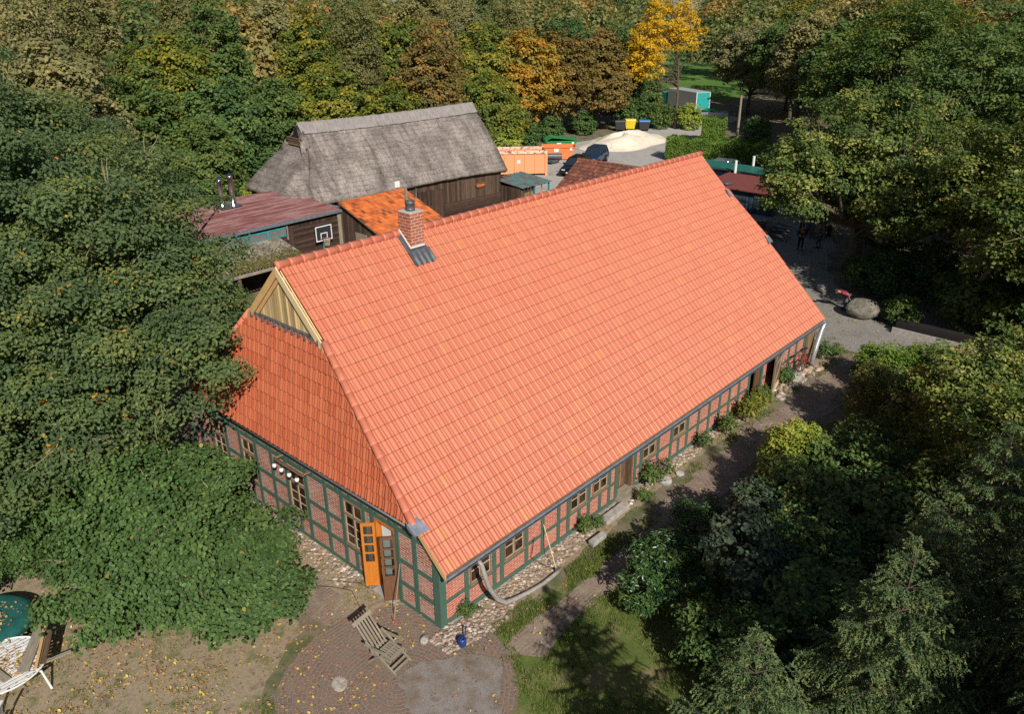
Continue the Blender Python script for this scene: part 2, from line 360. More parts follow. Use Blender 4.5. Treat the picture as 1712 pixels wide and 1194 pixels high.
# eave corner flashings and verge boards of the lower roof corners
for (x, y, s) in ((XE, Y2, -1), (XEF, Y2F, 1), (XE, W-Y2, -1), (XF0, Y1F-.1, 1)):
    m = MB(); z = rz(y)+.05; q = 1 if y < W/2 else -1
    m.add([(x-s*.3, y-q*.3, z-.2), (x+s*.16, y-q*.26, z-.2), (x+s*.2, y+q*.03, z+.05), (x-s*.18, y+q*.03, z+.09)], [(0, 1, 2, 3)])
    m.add([(x+s*.16, y-q*.26, z-.2), (x+s*.2, y+q*.03, z+.05), (x+s*.2, y+q*.03, z-.06), (x+s*.16, y-q*.26, z-.3)], [(0, 1, 2, 3)])
    m.build('corner_flashing', M['zinc'], house)
for x, yb, s in ((-.13, Y2, -1), (L+.14, Y2F, 1)):
    for f in ((lambda y: y), (lambda y: W-y)):
        a = Vector((x, f(-OV), rz(-OV)-.1)); b = Vector((x, f(yb), rz(yb)-.1))
        m = MB(); m.prism([a+Vector((0, 0, -.1)), a+Vector((0, 0, .08)), b+Vector((0, 0, .08)), b+Vector((0, 0, -.1))], (s*.03, 0, 0), (b-a).normalized()); m.build('verge_board', M['newwood'], house)
# hip eave: dark tail board, gutter strip
m = MB(); m.bx(-.16, -.02, Y2+.02, W-Y2-.02, rz(Y2)-.3, rz(Y2)-.14); m.build('eave_board', M['brownwood'], house)
m = MB(); m.tube([(-.24, Y2, rz(Y2)-.12), (-.24, W-Y2, rz(Y2)-.12)], .035, 8); m.build('gutter', M['lead'], house, True)
# long side gutters
def gutter(y):
    mb = MB(); s = -1 if y < 0 else 1; n = 7; xs = (-.2, L+.25); b = []
    for k in range(n+1):
        a = math.pi*k/n; b.append((math.cos(a)*.075, -math.sin(a)*.075))
    for r in (1, .9):
        mb.add([(x, y+q[0]*r, H1-.1+q[1]*r) for x in xs for q in b], [(i, i+1, n+2+i, n+1+i) for i in range(n)])
    mb.add([(x, y+s*.075, H1-.1+dz) for x in xs for dz in (0, .012)]+[(x, y+s*.066, H1-.1+dz) for x in xs for dz in (0, .012)], [(0, 1, 3, 2), (4, 5, 7, 6), (1, 3, 7, 5)])
    mb.build('gutter', M['zinc'], house, True)
gutter(-OV-.06); gutter(W+OV+.06)
m = MB(); m.bx(-.1, L+.12, -OV+.02, -OV+.05, H1-.2, H1-.06)
for i in range(38):
    x = .3+i*(L-.6)/37; m.beam((x, -OV+.05, H1-.2), (x, .05, H1+.24), .08, .1)
m.build('rafter_tail', M['oldwood'], house)
# walls: brick panels with openings cut as boxes, then the timber frame proud of them
def wallboxes(P, u0, u1, z0, z1, holes, th, mb):
    us = sorted({u0, u1, *[h[0] for h in holes], *[h[1] for h in holes]})
    for a, b in zip(us, us[1:]):
        hs = sorted([h for h in holes if h[0] <= a+1e-6 and h[1] >= b-1e-6], key=lambda h: h[2]); z = z0
        for h in hs:
            if h[2] > z+.01: P(mb, a, b, z, h[2], -th, 0, Vector((0, 0, 1)))
            z = h[3]
        if z < z1-.01: P(mb, a, b, z, z1, -th, 0, Vector((0, 0, 1)))
def PL(mb, u0, u1, z0, z1, d0, d1, ax=None): mb.bx(u0, u1, -d1, -d0, z0, z1, ax)
def PG(mb, u0, u1, z0, z1, d0, d1, ax=None): mb.bx(-d1, -d0, u0, u1, z0, z1, ax)
def PB(mb, u0, u1, z0, z1, d0, d1, ax=None): mb.bx(u0, u1, W+d0, W+d1, z0, z1, ax)
def PF(mb, u0, u1, z0, z1, d0, d1, ax=None): mb.bx(L+d0, L+d1, u0, u1, z0, z1, ax)
LW = [(1.12, 1.96, .78, 1.62), (2.5, 3.36, .78, 1.62), (5.54, 6.4, .84, 1.64), (6.7, 7.52, .88, 1.68), (9.56, 10.4, .86, 1.7), (11.52, 12.4, .88, 1.74)]
LD = [(8.1, 9.02, .12, 1.95), (17.5, 18.68, .1, 2.0)]
GW = [(3.12, 3.98, .86, 2.42), (5.92, 6.82, .82, 2.36), (8.72, 9.52, .84, 2.36), (10.6, 11.4, .84, 2.36)]
GD = [(1.72, 2.56, .1, 2.42)]
m = MB(); wallboxes(PL, .04, 22.86, .05, 2.3, LW+LD, .25, m); m.build('brick_wall', M['brick'], house)
m = MB(); wallboxes(PG, .02, W-.02, .05, 2.34, [(h[0], h[1], h[2], 2.34) for h in GW+GD], .25, m)
for g0, g1 in zip([.02]+[h[1] for h in sorted(GW+GD)], [h[0] for h in sorted(GW+GD)]+[W-.02]): m.prism([(0, g0, 2.34), (0, g1, 2.34), (0, min(g1, W-.62), 2.95), (0, max(g0, .62), 2.95)], (.25, 0, 0), Vector((0, 0, 1)))
for h in GW+GD: m.bx(0, .25, h[0], h[1], h[3], 2.95, Vector((0, 0, 1)))
m; m.build('brick_wall', M['brick_pale'], house)
m = MB(); PB(m, .04, L-.04, .05, 2.3, -.25, 0); m.prism([(L-.25, .02, .05), (L-.25, W-.02, .05), (L-.25, W-.02, 2.3), (L-.25, W-Y2F, 4.9), (L-.25, Y2F, 4.9), (L-.25, .02, 2.3)], (.25, 0, 0), Vector((0, 0, 1))); m.build('brick_wall', M['brick'], house)
m = MB(); m.bx(.3, L-.3, .3, W-.3, .02, .06); m.bx(1.6, 1.68, 1.0, 5, .06, 2.6); m.bx(.3, 3.2, .85, .9, .06, 2.4); m.build('dark_interior', M['dark'], house)  # floor plus near-black upright boxes added to paint the interior dark
TD = .028
def frame(P, posts, rails, z1, u1, pw=.16):
    mb = MB()
    for (u, za, zb) in posts: P(mb, u-pw/2, u+pw/2, za, zb, -.02, TD)
    for (a, b, z, h) in rails: P(mb, a, b, z-h/2, z+h/2, -.02, TD-.006)
    return mb
lp = [.98, 2.08, 2.4, 3.46, 4.2, 4.96, 5.44, 6.0, 6.5, 7.11, 7.62, 8.0, 9.12, 9.46, 9.98, 10.55, 11.42, 11.96, 12.55, 13.35, 14.15, 14.95, 15.74, 16.52, 17.38, 19.6, 20.4, 21.15, 21.9, 22.75]
def lh(u):
    for w_ in LW:
        if w_[0] < u < w_[1]: return w_[2]
    return 2.25
mb = frame(PL, [(u, .05, lh(u)) for u in lp], [], 0, 0, .15)
segs = [(.05, 8.02), (9.08, 17.4), (18.72, 22.8)]
for a, b in segs:
    PL(mb, a, b, .03, .17, -.02, TD+.006)
    cut = sorted([w_ for w_ in LW if a < w_[0] < b])
    z = a
    for w_ in cut:
        PL(mb, z, w_[0]-.06, .72, .83, -.02, TD-.006); z = w_[1]+.06
        PL(mb, w_[0]-.07, w_[1]+.07, w_[2]-.12, w_[2]-.0, -.02, TD-.003)
    PL(mb, z, b, .72, .83, -.02, TD-.006)
for a, b in ((10.5, 11.46), (12.5, 17.4), (19.4, 22.8)): PL(mb, a, b, 1.44, 1.55, -.02, TD-.009)
PL(mb, .05, 22.8, 1.82, 2.0, -.02, TD-.012)
mb.bx(-.035, .2, -.035, .2, -.02, 2.3)
gp = [.9, 1.62, 2.66, 3.06, 4.06, 4.85, 5.84, 6.9, 7.72, 8.64, 9.6, 10.5, 11.48, 12.3]
for u in gp: PG(mb, u-.08, u+.08, .05, 2.68, -.02, TD)
for u, z in ((3.55, .8), (6.37, .78), (9.12, .78), (11.0, .78)): PG(mb, u-.07, u+.07, .05, z, -.02, TD)
for a, b in ((.05, 1.66), (2.62, W-.05)): PG(mb, a, b, -.03, .12, -.02, TD+.006)
for z in (.74, 1.52):
    for a, b in ((.05, 1.6), (4.1, 5.8), (6.95, 8.6), (9.65, 10.45), (11.5, 12.9)): PG(mb, a, b, z-.07, z+.07, -.02, TD-.006)
for w_ in GW: PG(mb, w_[0]-.1, w_[1]+.1, w_[2]-.15, w_[2]-.0, -.02, TD-.003)
PG(mb, .3, W-.3, 2.45, 2.6, -.02, TD-.009); PG(mb, .62, W-.62, 2.7, 2.86, -.02, TD+.02)
for u in [i*.6+.6 for i in range(20)]: PG(mb, u-.06, u+.06, 2.6, 2.72, -.02, TD+.03)
for y in (.9, 3.2, 6.5, 9.8, 12.2): PF(mb, y-.09, y+.09, .05, 2.9, -.02, TD)
for z in (.1, 1.0, 2.1): PF(mb, .05, W-.05, z-.08, z+.08, -.02, TD-.006)
for i in range(25): PB(mb, .4+i*.95, .56+i*.95, .05, 2.3, -.02, TD)
for z in (.1, .9, 1.9): PB(mb, .05, L-.05, z-.08, z+.08, -.02, TD-.006)
mb.bx(-.03, .17, W-.17, W+.03, 0, 2.3); mb.bx(L-.17, L+.03, -.03, .17, 0, 2.3); mb.bx(L-.17, L+.03, W-.17, W+.03, 0, 2.3)
mb.build('timber_frame', M['green'], house)
m = MB(); m.bx(-.1, L+.1, -.1, -.0, -.1, .03); m.bx(-.1, 0, 0, W+.1, -.1, -.03); m.bx(-.14, .2, -.14, .2, -.1, -.02); m.build('plinth', M['stone'], house)
# windows
def window(P, u0, u1, z0, z1, rows, transom=None, pc=M['glass'], wm=M['win_wood']):
    f = MB(); g = MB(); b = MB(); t = .042; c = (u0+u1)/2
    P(f, u0, u0+t, z0, z1, -.1, .032); P(f, u1-t, u1, z0, z1, -.1, .032); P(f, u0+t, u1-t, z1-t, z1, -.1, .03); P(f, u0-.03, u1+.03, z0-.03, z0+t, -.1, .05)
    P(f, c-.026, c+.026, z0+t, z1-t, -.05, .014)
    if transom: P(f, u0+t, u1-t, transom-.035, transom+.035, -.05, .02)
    P(g, u0+t, u1-t, z0+t, z1-t, -.05, -.008)
    wf = f.build('window', wm, house); g.build('pane', pc, wf)
    for a, e in ((u0+t, c-.026), (c+.026, u1-t)):
        spans = [(z0+t, (transom or z1-t+.05)-.05, rows)]+([(transom+.05, z1-t, 1)] if transom else [])
        for s0, s1, n in spans:
            w2 = .018
            P(b, a, a+w2, s0, s1, -.05, .005); P(b, e-w2, e, s0, s1, -.05, .005)
            P(b, a+w2, e-w2, s0, s0+w2, -.05, .004); P(b, a+w2, e-w2, s1-w2, s1, -.05, .004)
            for k in range(1, n): z = s0+(s1-s0)*k/n; P(b, a+w2, e-w2, z-.014, z+.014, -.05, .002)
    b.build('sash', M['bar'], wf)
for w_ in LW: window(PL, *w_, 2)
for w_ in GW: window(PG, *w_, 3, transom=w_[2]+(w_[3]-w_[2])*.68)
# doors in the long wall
m = MB(); PL(m, 8.1, 8.17, .12, 1.95, -.3, -.02); PL(m, 8.95, 9.02, .12, 1.95, -.3, -.02); PL(m, 8.17, 8.95, 1.88, 1.95, -.3, -.02)
d = MB(); PL(d, 8.17, 8.95, .1, 1.88, -.3, -.26); dr = m.build('door', M['oldwood'], house); d.build('door_leaf', M['brownwood'], dr)
p = MB()
for (a, b, z0, z1) in ((8.24, 8.53, .22, .75), (8.59, 8.88, .22, .75), (8.24, 8.53, .82, 1.3), (8.59, 8.88, .82, 1.3)): PL(p, a, b, z0, z1, -.26, -.245)
p.build('panel', M['oldwood'], dr); p = MB(); PL(p, 8.27, 8.85, 1.4, 1.75, -.26, -.25); p.build('pane', M['glass'], dr)
p = MB(); p.tube([(8.22, .2, 1.05), (8.22, .24, 1.05), (8.32, .2, 1.05)], .012); p.build('handle', M['steel'], dr)
MB().bx(7.95, 9.15, -.32, .24, -.02, .135).build('doorstep', M['greywood'], house)
# barn door opening with a brown post and an open plank leaf
m = MB(); m.bx(17.5, 18.68, .5, .55, .1, 2.0); m.build('doorway_dark_panel', M['dark'], house)  # near-black panel painted in for the shade inside the opening
m = MB(); m.bx(17.95, 18.35, -.01, .05, .1, 2.0, Vector((0, 0, 1))); m.build('plank_shutter', M['brownwood'], house)
m = MB(); m.bx(18.45, 18.6, -.04, .1, .05, 2.1); m.build('door_post', M['green'], house)
m = MB(); a, b = Vector((18.75, -.42, .12)), Vector((20.2, -.1, .12)); n = (b-a).cross(Vector((0, 0, 1))).normalized()
m.prism([a, b, b+Vector((0, 0, 1.72)), a+Vector((0, 0, 1.72))], n*.05, Vector((0, 0, 1))); dl = m.build('barn_door', M['oldwood'], house)
m = MB(); z = Vector((0, 0, 1)); u = (b-a).normalized(); q = n*.07
m.beam(a+u*.05+z*.12+q, b-u*.12+z*1.45+q, .1, .03, n); m.beam(a+z*1.42+q*1.3, b+z*1.42+q*1.3, .03, .12); m.build('brace', M['greywood'], dl)
m = MB(); m.prism([a+n*.055+u*.02+z*.01, b+n*.055+z*.01, b+n*.055+z*.3, a+n*.055+u*.02+z*.26], n*.02, Vector((0, 0, 1))); m.build('kick_board', M['palewood'], dl)
m = MB(); m.bx(22.82, L+.02, -.12, -.04, .02, 2.1, z); m.bx(L+.02, L+.1, -.12, .7, .02, 2.1, z); m.build('corner_boarding', M['oldwood'], house)
# french door: two glazed leaves swung outwards
def leaf(hinge, tip, z0, z1, wm, name):
    h, t = Vector(hinge), Vector(tip); u = (t-h).normalized(); wd = (t-h).length; n = u.cross(z).normalized()*.045; f = MB(); g = MB(); pn = MB()
    def bx(mb, a, b, c, d, k=1.0):
        o = n*(1-k)/2; p0 = h+u*a+o; p1 = h+u*b+o; mb.prism([p0+z*c, p1+z*c, p1+z*d, p0+z*d], n*k, z if (d-c) > (b-a) else u)
    fr = .07; zl = z0+(z1-z0)*.33
    bx(f, 0, fr, z0, z1); bx(f, wd-fr, wd, z0, z1); bx(f, fr, wd-fr, z0, z0+.16, .97); bx(f, fr, wd-fr, z1-.1, z1, .97); bx(f, fr, wd-fr, zl, zl+.13, .97)
    for k in range(1, 4): zz = zl+.13+(z1-.1-zl-.13)*k/4; bx(f, fr, wd-fr, zz-.025, zz+.025, .9)
    bx(pn, fr, wd-fr, z0+.16, zl, .5); bx(g, fr, wd-fr, zl+.13, z1-.1, .15)
    o = f.build(name, wm, house); g.build('pane', M['clear'], o); pn.build('panel', wm, o)
    hb = MB(); c = h+u*(wd-.05)+z*(z0+1.0)-n*.6; hb.tube([c, c-n*1.3, c-n*1.3-u*.1], .011); hb.build('handle', M['steel'], o); return o
leaf((-.3, 2.84, 0), (-.02, 2.56, 0), .1, 2.26, M['orangewood'], 'french_door')['label'] = 'orange varnished leaf'
leaf((-.33, 1.96, 0), (-.02, 1.7, 0), .06, 2.24, M['brownwood'], 'french_door')['label'] = 'dark brown leaf'
m = MB(); PG(m, 1.7, 1.78, .1, 2.42, -.2, .02); PG(m, 2.5, 2.56, .1, 2.42, -.2, .02); PG(m, 1.78, 2.5, 2.36, 2.42, -.2, .02); m.build('door_frame', M['orangewood'], house)
m = MB(); m.prism([(.12, 2.15, .4), (.12, 2.4, .2), (.12, 2.45, 2.4), (.12, 1.95, 2.35)], (.04, 0, 0)); m.build('curtain', M['white'], house)
MB().bx(-.28, .24, 1.7, 2.6, -.05, .06).build('threshold', M['slab'], house)
# chimney
cx0, cx1, cy0, cy1, ct = 4.75, 5.3, 5.9, 6.45, 9.5
ch = MB().bx(cx0, cx1, cy0, cy1, 7.6, ct, z).build('chimney', M['brick_chim'], house)
MB().bx(cx0-.01, cx1+.01, cy0-.01, cy1+.01, ct, ct+.035).build('chimney_cap', M['plaster'], ch)
MB().lathe([(.0, 0), (.15, 0), (.15, .06), (.135, .07), (.14, .1), (.14, .2), (.155, .21), (.155, .3), (.12, .3), (.11, .1), (0, .1)], ((cx0+cx1)/2, (cy0+cy1)/2, ct+.035), 18).build('chimney_pot', M['lead'], ch, True)
m = MB(); e = .03
def rp(x, y, h=0): return Vector((x, y, rz(y)+h))
for xa, xb in ((cx0-.14, cx0-.003), (cx1+.003, cx1+.14)):
    m.add([rp(xa, cy0-.12, .085), rp(xb, cy0-.12, .085), rp(xb, cy1, .085), rp(xa, cy1, .085)], [(0, 1, 2, 3)])
    xx = xb if xa < cx0 else xa; m.add([rp(xx, cy0, .05), rp(xx, cy1, .05), rp(xx, cy1, .2), rp(xx, cy0, .2)], [(0, 1, 2, 3)])
m.add([rp(cx0, cy0-.004, .03), rp(cx1, cy0-.004, .03), rp(cx1, cy0-.004, .26), rp(cx0, cy0-.004, .26)], [(0, 1, 2, 3)])
nx = 24
row = [[rp(cx0-.16+(cx1-cx0+.32)*i/nx, y, hh+.03*math.cos(i*2*math.pi/6)*fl) for i in range(nx+1)] for y, hh, fl in ((cy0-.36, .1, 1), (cy0-.2, .12, .8), (cy0, .14, .1))]
for a in (0, 1): m.add(row[a]+row[a+1], [(i, i+1, nx+2+i, nx+1+i) for i in range(nx)])
m.build('chimney_flashing', M['lead'], ch)
m = MB(); m.beam((cx0-.012, cy0, rz(cy0)+.2), (cx0-.012, cy1, rz(cy1)+.2), .02, .05, (0, 0, 1)); m.beam((cx0, cy0-.012, rz(cy0)+.24), (cx1, cy0-.012, rz(cy0)+.24), .02, .05); m.build('flashing_rail', M['white'], ch)
# ------------------------------------------------------------------ ground, paving, gravel
def groundmat(n, stops, scale, stops2=None, sc2=9, b=.5, rough=.95):
    m, t, p = newmat(n); v = objmap(t); r = ramp(t, stops); t.links.new(noise(t, v, scale, 8, .65), r.inputs[0])
    f = noise(t, v, sc2*6, 4); r3 = ramp(t, stops2 or [(.3, (.55,)*3), (.7, (1.3,)*3)]); t.links.new(f, r3.inputs[0])
    t.links.new(mix(t, 1.0, r.outputs[0], r3.outputs[0], 'MULTIPLY'), p.inputs['Base Color']); p.inputs['Roughness'].default_value = rough
    p.inputs['Specular IOR Level'].default_value = .15; bump(t, p, f, b, .03); return m
M['soil'] = groundmat('soil_ground', [(.36, (.16, .125, .09)), (.48, (.23, .185, .13)), (.56, (.15, .15, .075)), (.66, (.085, .11, .04))], .8)
M['lawn'] = groundmat('lawn_soil', [(.34, (.26, .2, .11)), (.45, (.15, .17, .05)), (.6, (.09, .135, .028)), (.7, (.22, .18, .1))], .9)
M['litter'] = groundmat('leaf_soil', [(.34, (.2, .155, .105)), (.47, (.36, .28, .19)), (.56, (.28, .235, .14)), (.66, (.16, .16, .075))], 2.2)
M['gravel'] = groundmat('gravel', [(.3, (.36, .34, .31)), (.52, (.44, .42, .385)), (.7, (.33, .29, .23))], .5, sc2=5)
M['asphalt'] = groundmat('drive', [(.3, (.22, .2, .17)), (.55, (.29, .27, .24)), (.7, (.19, .16, .11))], .6, sc2=7)
M['sand'] = groundmat('sand', [(.35, (.72, .62, .46)), (.55, (.82, .74, .6)), (.7, (.6, .48, .33))], 1.2, sc2=3)
M['field'] = groundmat('field_green', [(.35, (.085, .17, .03)), (.6, (.12, .22, .05))], .05, sc2=.5)
def paving(n, w_, h_, moss=.5, dirt=(.235, .175, .125)):
    m, t, p = newmat(n); v = uvmap(t); bt = node(t, 'ShaderNodeTexBrick', Scale=1.0); bt.inputs['Color1'].default_value = (.235, .125, .095, 1); bt.inputs['Color2'].default_value = (.15, .12, .108, 1)
    bt.inputs['Mortar'].default_value = (.27, .22, .15, 1); bt.inputs['Mortar Size'].default_value = .013; bt.inputs['Brick Width'].default_value = w_; bt.inputs['Row Height'].default_value = h_; bt.inputs['Mortar Smooth'].default_value = .3
    t.links.new(v, bt.inputs[0]); f = noise(t, objmap(t), 1.3, 7); r = ramp(t, [(.4, (.06, .06, .06)), (.66, (moss,)*3)]); t.links.new(f, r.inputs[0])
    o = mix(t, r.outputs[0], bt.outputs[0], dirt); f2 = noise(t, objmap(t), 30, 4); r3 = ramp(t, [(.3, (.6,)*3), (.7, (1.25,)*3)]); t.links.new(f2, r3.inputs[0])
    t.links.new(mix(t, 1.0, o, r3.outputs[0], 'MULTIPLY'), p.inputs['Base Color']); p.inputs['Roughness'].default_value = .85
    bump(t, p, math_(t, 'ADD', math_(t, 'SUBTRACT', 1.0, bt.outputs[1]), math_(t, 'MULTIPLY', f2, .5)), .6, .015); return m
M['pave'] = paving('brick_paving', .22, .11, .95, (.31, .245, .175)); M['pave_ring'] = paving('ring_paving', .23, .115, .8)
rg = np.random.default_rng(3)
def outline(pts, step=.25, jit=.09, seed=0):
    r_ = np.random.default_rng(seed); out = []; n = len(pts)
    for i in range(n):
        a, b = np.array(pts[i], float), np.array(pts[(i+1) % n], float); k = max(1, int(np.linalg.norm(b-a)/step))
        for j in range(k): out.append(a+(b-a)*j/k)
    out = np.array(out); q = r_.normal(0, jit, out.shape); q = (q+np.roll(q, 1, 0)+np.roll(q, 2, 0))/1.7
    return out+q
def patch(name, pts, zz, m, step=.25, jit=.09, seed=0, label=None):
    from mathutils.geometry import delaunay_2d_cdt
    o = outline(pts, step, jit, seed); v2, e2, f2, *_ = delaunay_2d_cdt([Vector(p) for p in o], [], [list(range(len(o)))], 1, 1e-4)
    f2 = [f if (v2[f[1]]-v2[f[0]]).cross(v2[f[2]]-v2[f[0]]) > 0 else f[::-1] for f in f2]
    me = mesh_np(name, np.array([(p.x, p.y, zz) for p in v2]), np.array(f2), np.array([(v2[i].x, v2[i].y) for f in f2 for i in f]))
    ob = put(name, me, m); return tag(ob, kind='structure', label=label)
g = MB(); N_ = 40
xs = np.linspace(-900, 1100, N_+1)
g.add([(x, y, 0) for y in xs for x in xs], [(j*(N_+1)+i, j*(N_+1)+i+1, (j+1)*(N_+1)+i+1, (j+1)*(N_+1)+i) for j in range(N_) for i in range(N_)])
tag(g.build('ground', M['soil']), kind='structure')
patch('field', [(112, 52), (150, 60), (240, 120), (300, 220), (200, 160), (125, 84)], .02, M['field'], 4, .6, 4)
patch('gravel_yard', [(36, 24), (46, 19.5), (56, 19), (63, 24), (66, 33), (72, 34), (80, 38), (97, 41), (99, 46), (86, 45), (80, 47.5), (70, 46), (60, 47), (50, 45), (44, 38), (38, 31)], .008, M['gravel'], .6, .2, 5)
patch('driveway', [(24.5, -9.5), (26.2, -3.5), (25.6, 0), (28.5, 5.5), (36, 12), (46, 19), (55, 20), (52, 13), (44, 7), (37, 4.5), (31, .2), (29.2, -4), (28, -9.5)], .012, M['asphalt'], .4, .14, 6)
patch('lawn', [(-1.2, -1.5), (1.2, -1.25), (3.5, -1.2), (5.5, -1.1), (7.5, -1.5), (7.6, -3.2), (7, -6), (5, -11), (-3, -11), (-4, -4)], .006, M['lawn'], .2, .1, 7)
patch('brick_path', [(.4, -1.75), (1.6, -1.7), (3.2, -1.75), (5.3, -1.6), (7, -1.25), (9, -1.2), (12, -1.1), (16, -1.1), (20, -1.15), (25, -1.3), (25.6, -2.4), (22, -3), (16.5, -2.6), (12, -2.5), (9, -2.7), (6.3, -2.9), (3.9, -2.55), (2.2, -2.6), (1.3, -2.9)], .016, M['pave'], .2, .09, 8)
patch('leafy_ground', [(-12, 0), (-4.6, -.4), (-4.9, 1.2), (-3.9, 2.2), (-2.6, 2.6), (-2.3, 5), (-4, 10), (-8, 16), (-14, 14)], .004, M['litter'], .25, .12, 9)
patch('house_apron', [(-1.9, 2.4), (-1.35, 1.6), (-1.1, .4), (-.9, -.5), (0, -1.4), (.1, 0), (0, 13), (-1.6, 12.5), (-1.7, 6)], .010, M['litter'], .25, .08, 10)
# round brick terrace with rings of pavers
C0 = np.array((-2.12, -.68)); rr_ = [0, .5, 1, 1.5, 2, 2.5, 2.96]; nn = 96; V = []; F = []; U = []
for r_ in rr_:
    for k in range(nn+1):
        a = 2*math.pi*k/nn; q = r_+(rg.normal(0, .025) if r_ > 2.9 else 0); V.append((C0[0]+q*math.cos(a), C0[1]+q*math.sin(a), .02+.012*(1-r_/3)))
for i in range(len(rr_)-1):
    for k in range(nn):
        A = i*(nn+1)+k; F.append((A, A+1, A+nn+2, A+nn+1)); ra, rb = rr_[i], rr_[i+1]; c_ = 2*math.pi*(round(max(rb, .5)*10)/10)/nn
        U += [(k*c_, ra), ((k+1)*c_, ra), ((k+1)*c_, rb), (k*c_, rb)]
F = np.array(F)[:, ::-1]; U = np.array(U).reshape(-1, 4, 2)[:, ::-1].reshape(-1, 2)
tag(put('round_terrace', mesh_np('round_terrace', np.array(V), F, U), M['pave_ring']), kind='structure')
patch('side_path', [(-1.9, 2.2), (-1.1, 1.9), (-1.0, 4), (-1.2, 8), (-1.3, 12), (-2.5, 12), (-2.5, 7), (-2.4, 4)], .014, M['pave'], .2, .06, 12)
M['slabpave'] = groundmat('slab_paving', [(.34, (.19, .14, .1)), (.47, (.25, .21, .175)), (.58, (.29, .26, .24)), (.68, (.2, .15, .11))], 1.5)
patch('slab_paving', [(-1.7, -.3), (-.9, -.7), (-.1, -1.3), (.3, -2.0), (-.4, -2.6), (-1.2, -3.2), (-2.6, -2.7), (-2.4, -1.2)], .042, M['slabpave'], .12, .05, 13)
def rock(name, c, s, m, seed, label=None, cat='stone', group=None, sub=2):
    import bmesh
    r_ = np.random.default_rng(seed); bm = bmesh.new(); bmesh.ops.create_icosphere(bm, subdivisions=sub, radius=1)
    k = r_.normal(size=(7, 3)); k /= np.linalg.norm(k, axis=1)[:, None]; th = r_.uniform(.62, .92, 7)
    for v in bm.verts:
        co = np.array(v.co)
        for a, t_ in zip(k, th):
            d = co@a
            if d > t_: co = co-a*(d-t_)*.85
        co += r_.normal(0, .015, 3); v.co = co*np.array(s)
    me = bpy.data.meshes.new(name); bm.to_mesh(me); bm.free(); o = put(name, me, m); o.location = c; o.rotation_euler = (0, 0, r_.uniform(0, 6)); 
    return tag(o, label, cat, group)
# field-stone strip along the house
def stones(name, region, n, smin, smax, seed, z0=.0):
    r_ = np.random.default_rng(seed); bx_ = np.array([(-1, -1, -1), (1, -1, -1), (1, 1, -1), (-1, 1, -1), (-1, -1, 1), (1, -1, 1), (1, 1, 1), (-1, 1, 1)], float)*.62
    ex = np.array([(0, 0, 1.0), (0, 0, -1), (1, 0, 0), (-1, 0, 0), (0, 1, 0), (0, -1, 0)]); base = np.concatenate([bx_, ex*.98])
    fc = []
    for q, e in (((4, 5, 6, 7), 8), ((0, 3, 2, 1), 9), ((1, 2, 6, 5), 10), ((3, 0, 4, 7), 11), ((2, 3, 7, 6), 12), ((0, 1, 5, 4), 13)):
        for i in range(4): fc.append((q[i], q[(i+1) % 4], e))
    fc = np.array(fc); P = region(r_, n); s = smin+(smax-smin)*r_.random(n)**2.2
    sh = base[None]*(1+r_.normal(0, .12, (n, 14, 3))); a = r_.uniform(0, 6.28, n); sc = np.stack([s, s*r_.uniform(.72, 1, n), s*r_.uniform(.4, .7, n)], 1)
    sh = sh*sc[:, None]; ca, sa = np.cos(a)[:, None], np.sin(a)[:, None]
    X = sh[..., 0]*ca-sh[..., 1]*sa+P[:, None, 0]; Y = sh[..., 0]*sa+sh[..., 1]*ca+P[:, None, 1]; Z_ = sh[..., 2]+z0+sc[:, None, 2]*.3
    V = np.stack([X, Y, Z_], 2).reshape(-1, 3); F = (np.arange(n)[:, None, None]*14+fc[None]).reshape(-1, 3)
    uv = np.repeat(np.stack([r_.random(n), r_.random(n)], 1), fc.size, axis=0)
    return mesh_np(name, V, F, uv, smooth=True)
M['pebble'] = leafmat('pebbles', [(0, (.17, .13, .1)), (.25, (.32, .24, .17)), (.5, (.42, .34, .27)), (.65, (.3, .27, .25)), (.8, (.4, .24, .17)), (.93, (.5, .44, .38)), (1, (.62, .58, .52))], tr=0, rough=.85)
patch('stone_bed', [(-.7, -.05), (-.6, -1.0), (.6, -1.12), (2.5, -1.05), (5, -.85), (9, -.75), (14, -.7), (19, -.75), (24.5, -.9), (24.5, -.02), (12, -.02)], .02, M['litter'], .2, .06, 15)
def reg1(r_, n):
    x = -.5+r_.random(n)**1.7*18.3; wd = .5+.42*np.exp(-((x-1.0)/2.5)**2)+.1*np.sin(x*1.7); y = -.06-r_.random(n)*wd*np.where(x < 8, 1, .8)
    return np.stack([x, y], 1)
tag(put('cobbles', stones('cobbles', reg1, 4600, .02, .085, 21), M['pebble']), 'strip of rounded field stones along the foot of the long wall', 'stones', kind='stuff')
def reg2(r_, n):
    y = 3.2+r_.random(n)*9; return np.stack([-.06-np.abs(r_.normal(0, .42, n)), y], 1)
tag(put('cobbles', stones('cobbles', reg2, 700, .03, .1, 22), M['pebble']), 'scattered field stones at the foot of the gable wall', 'stones', kind='stuff')
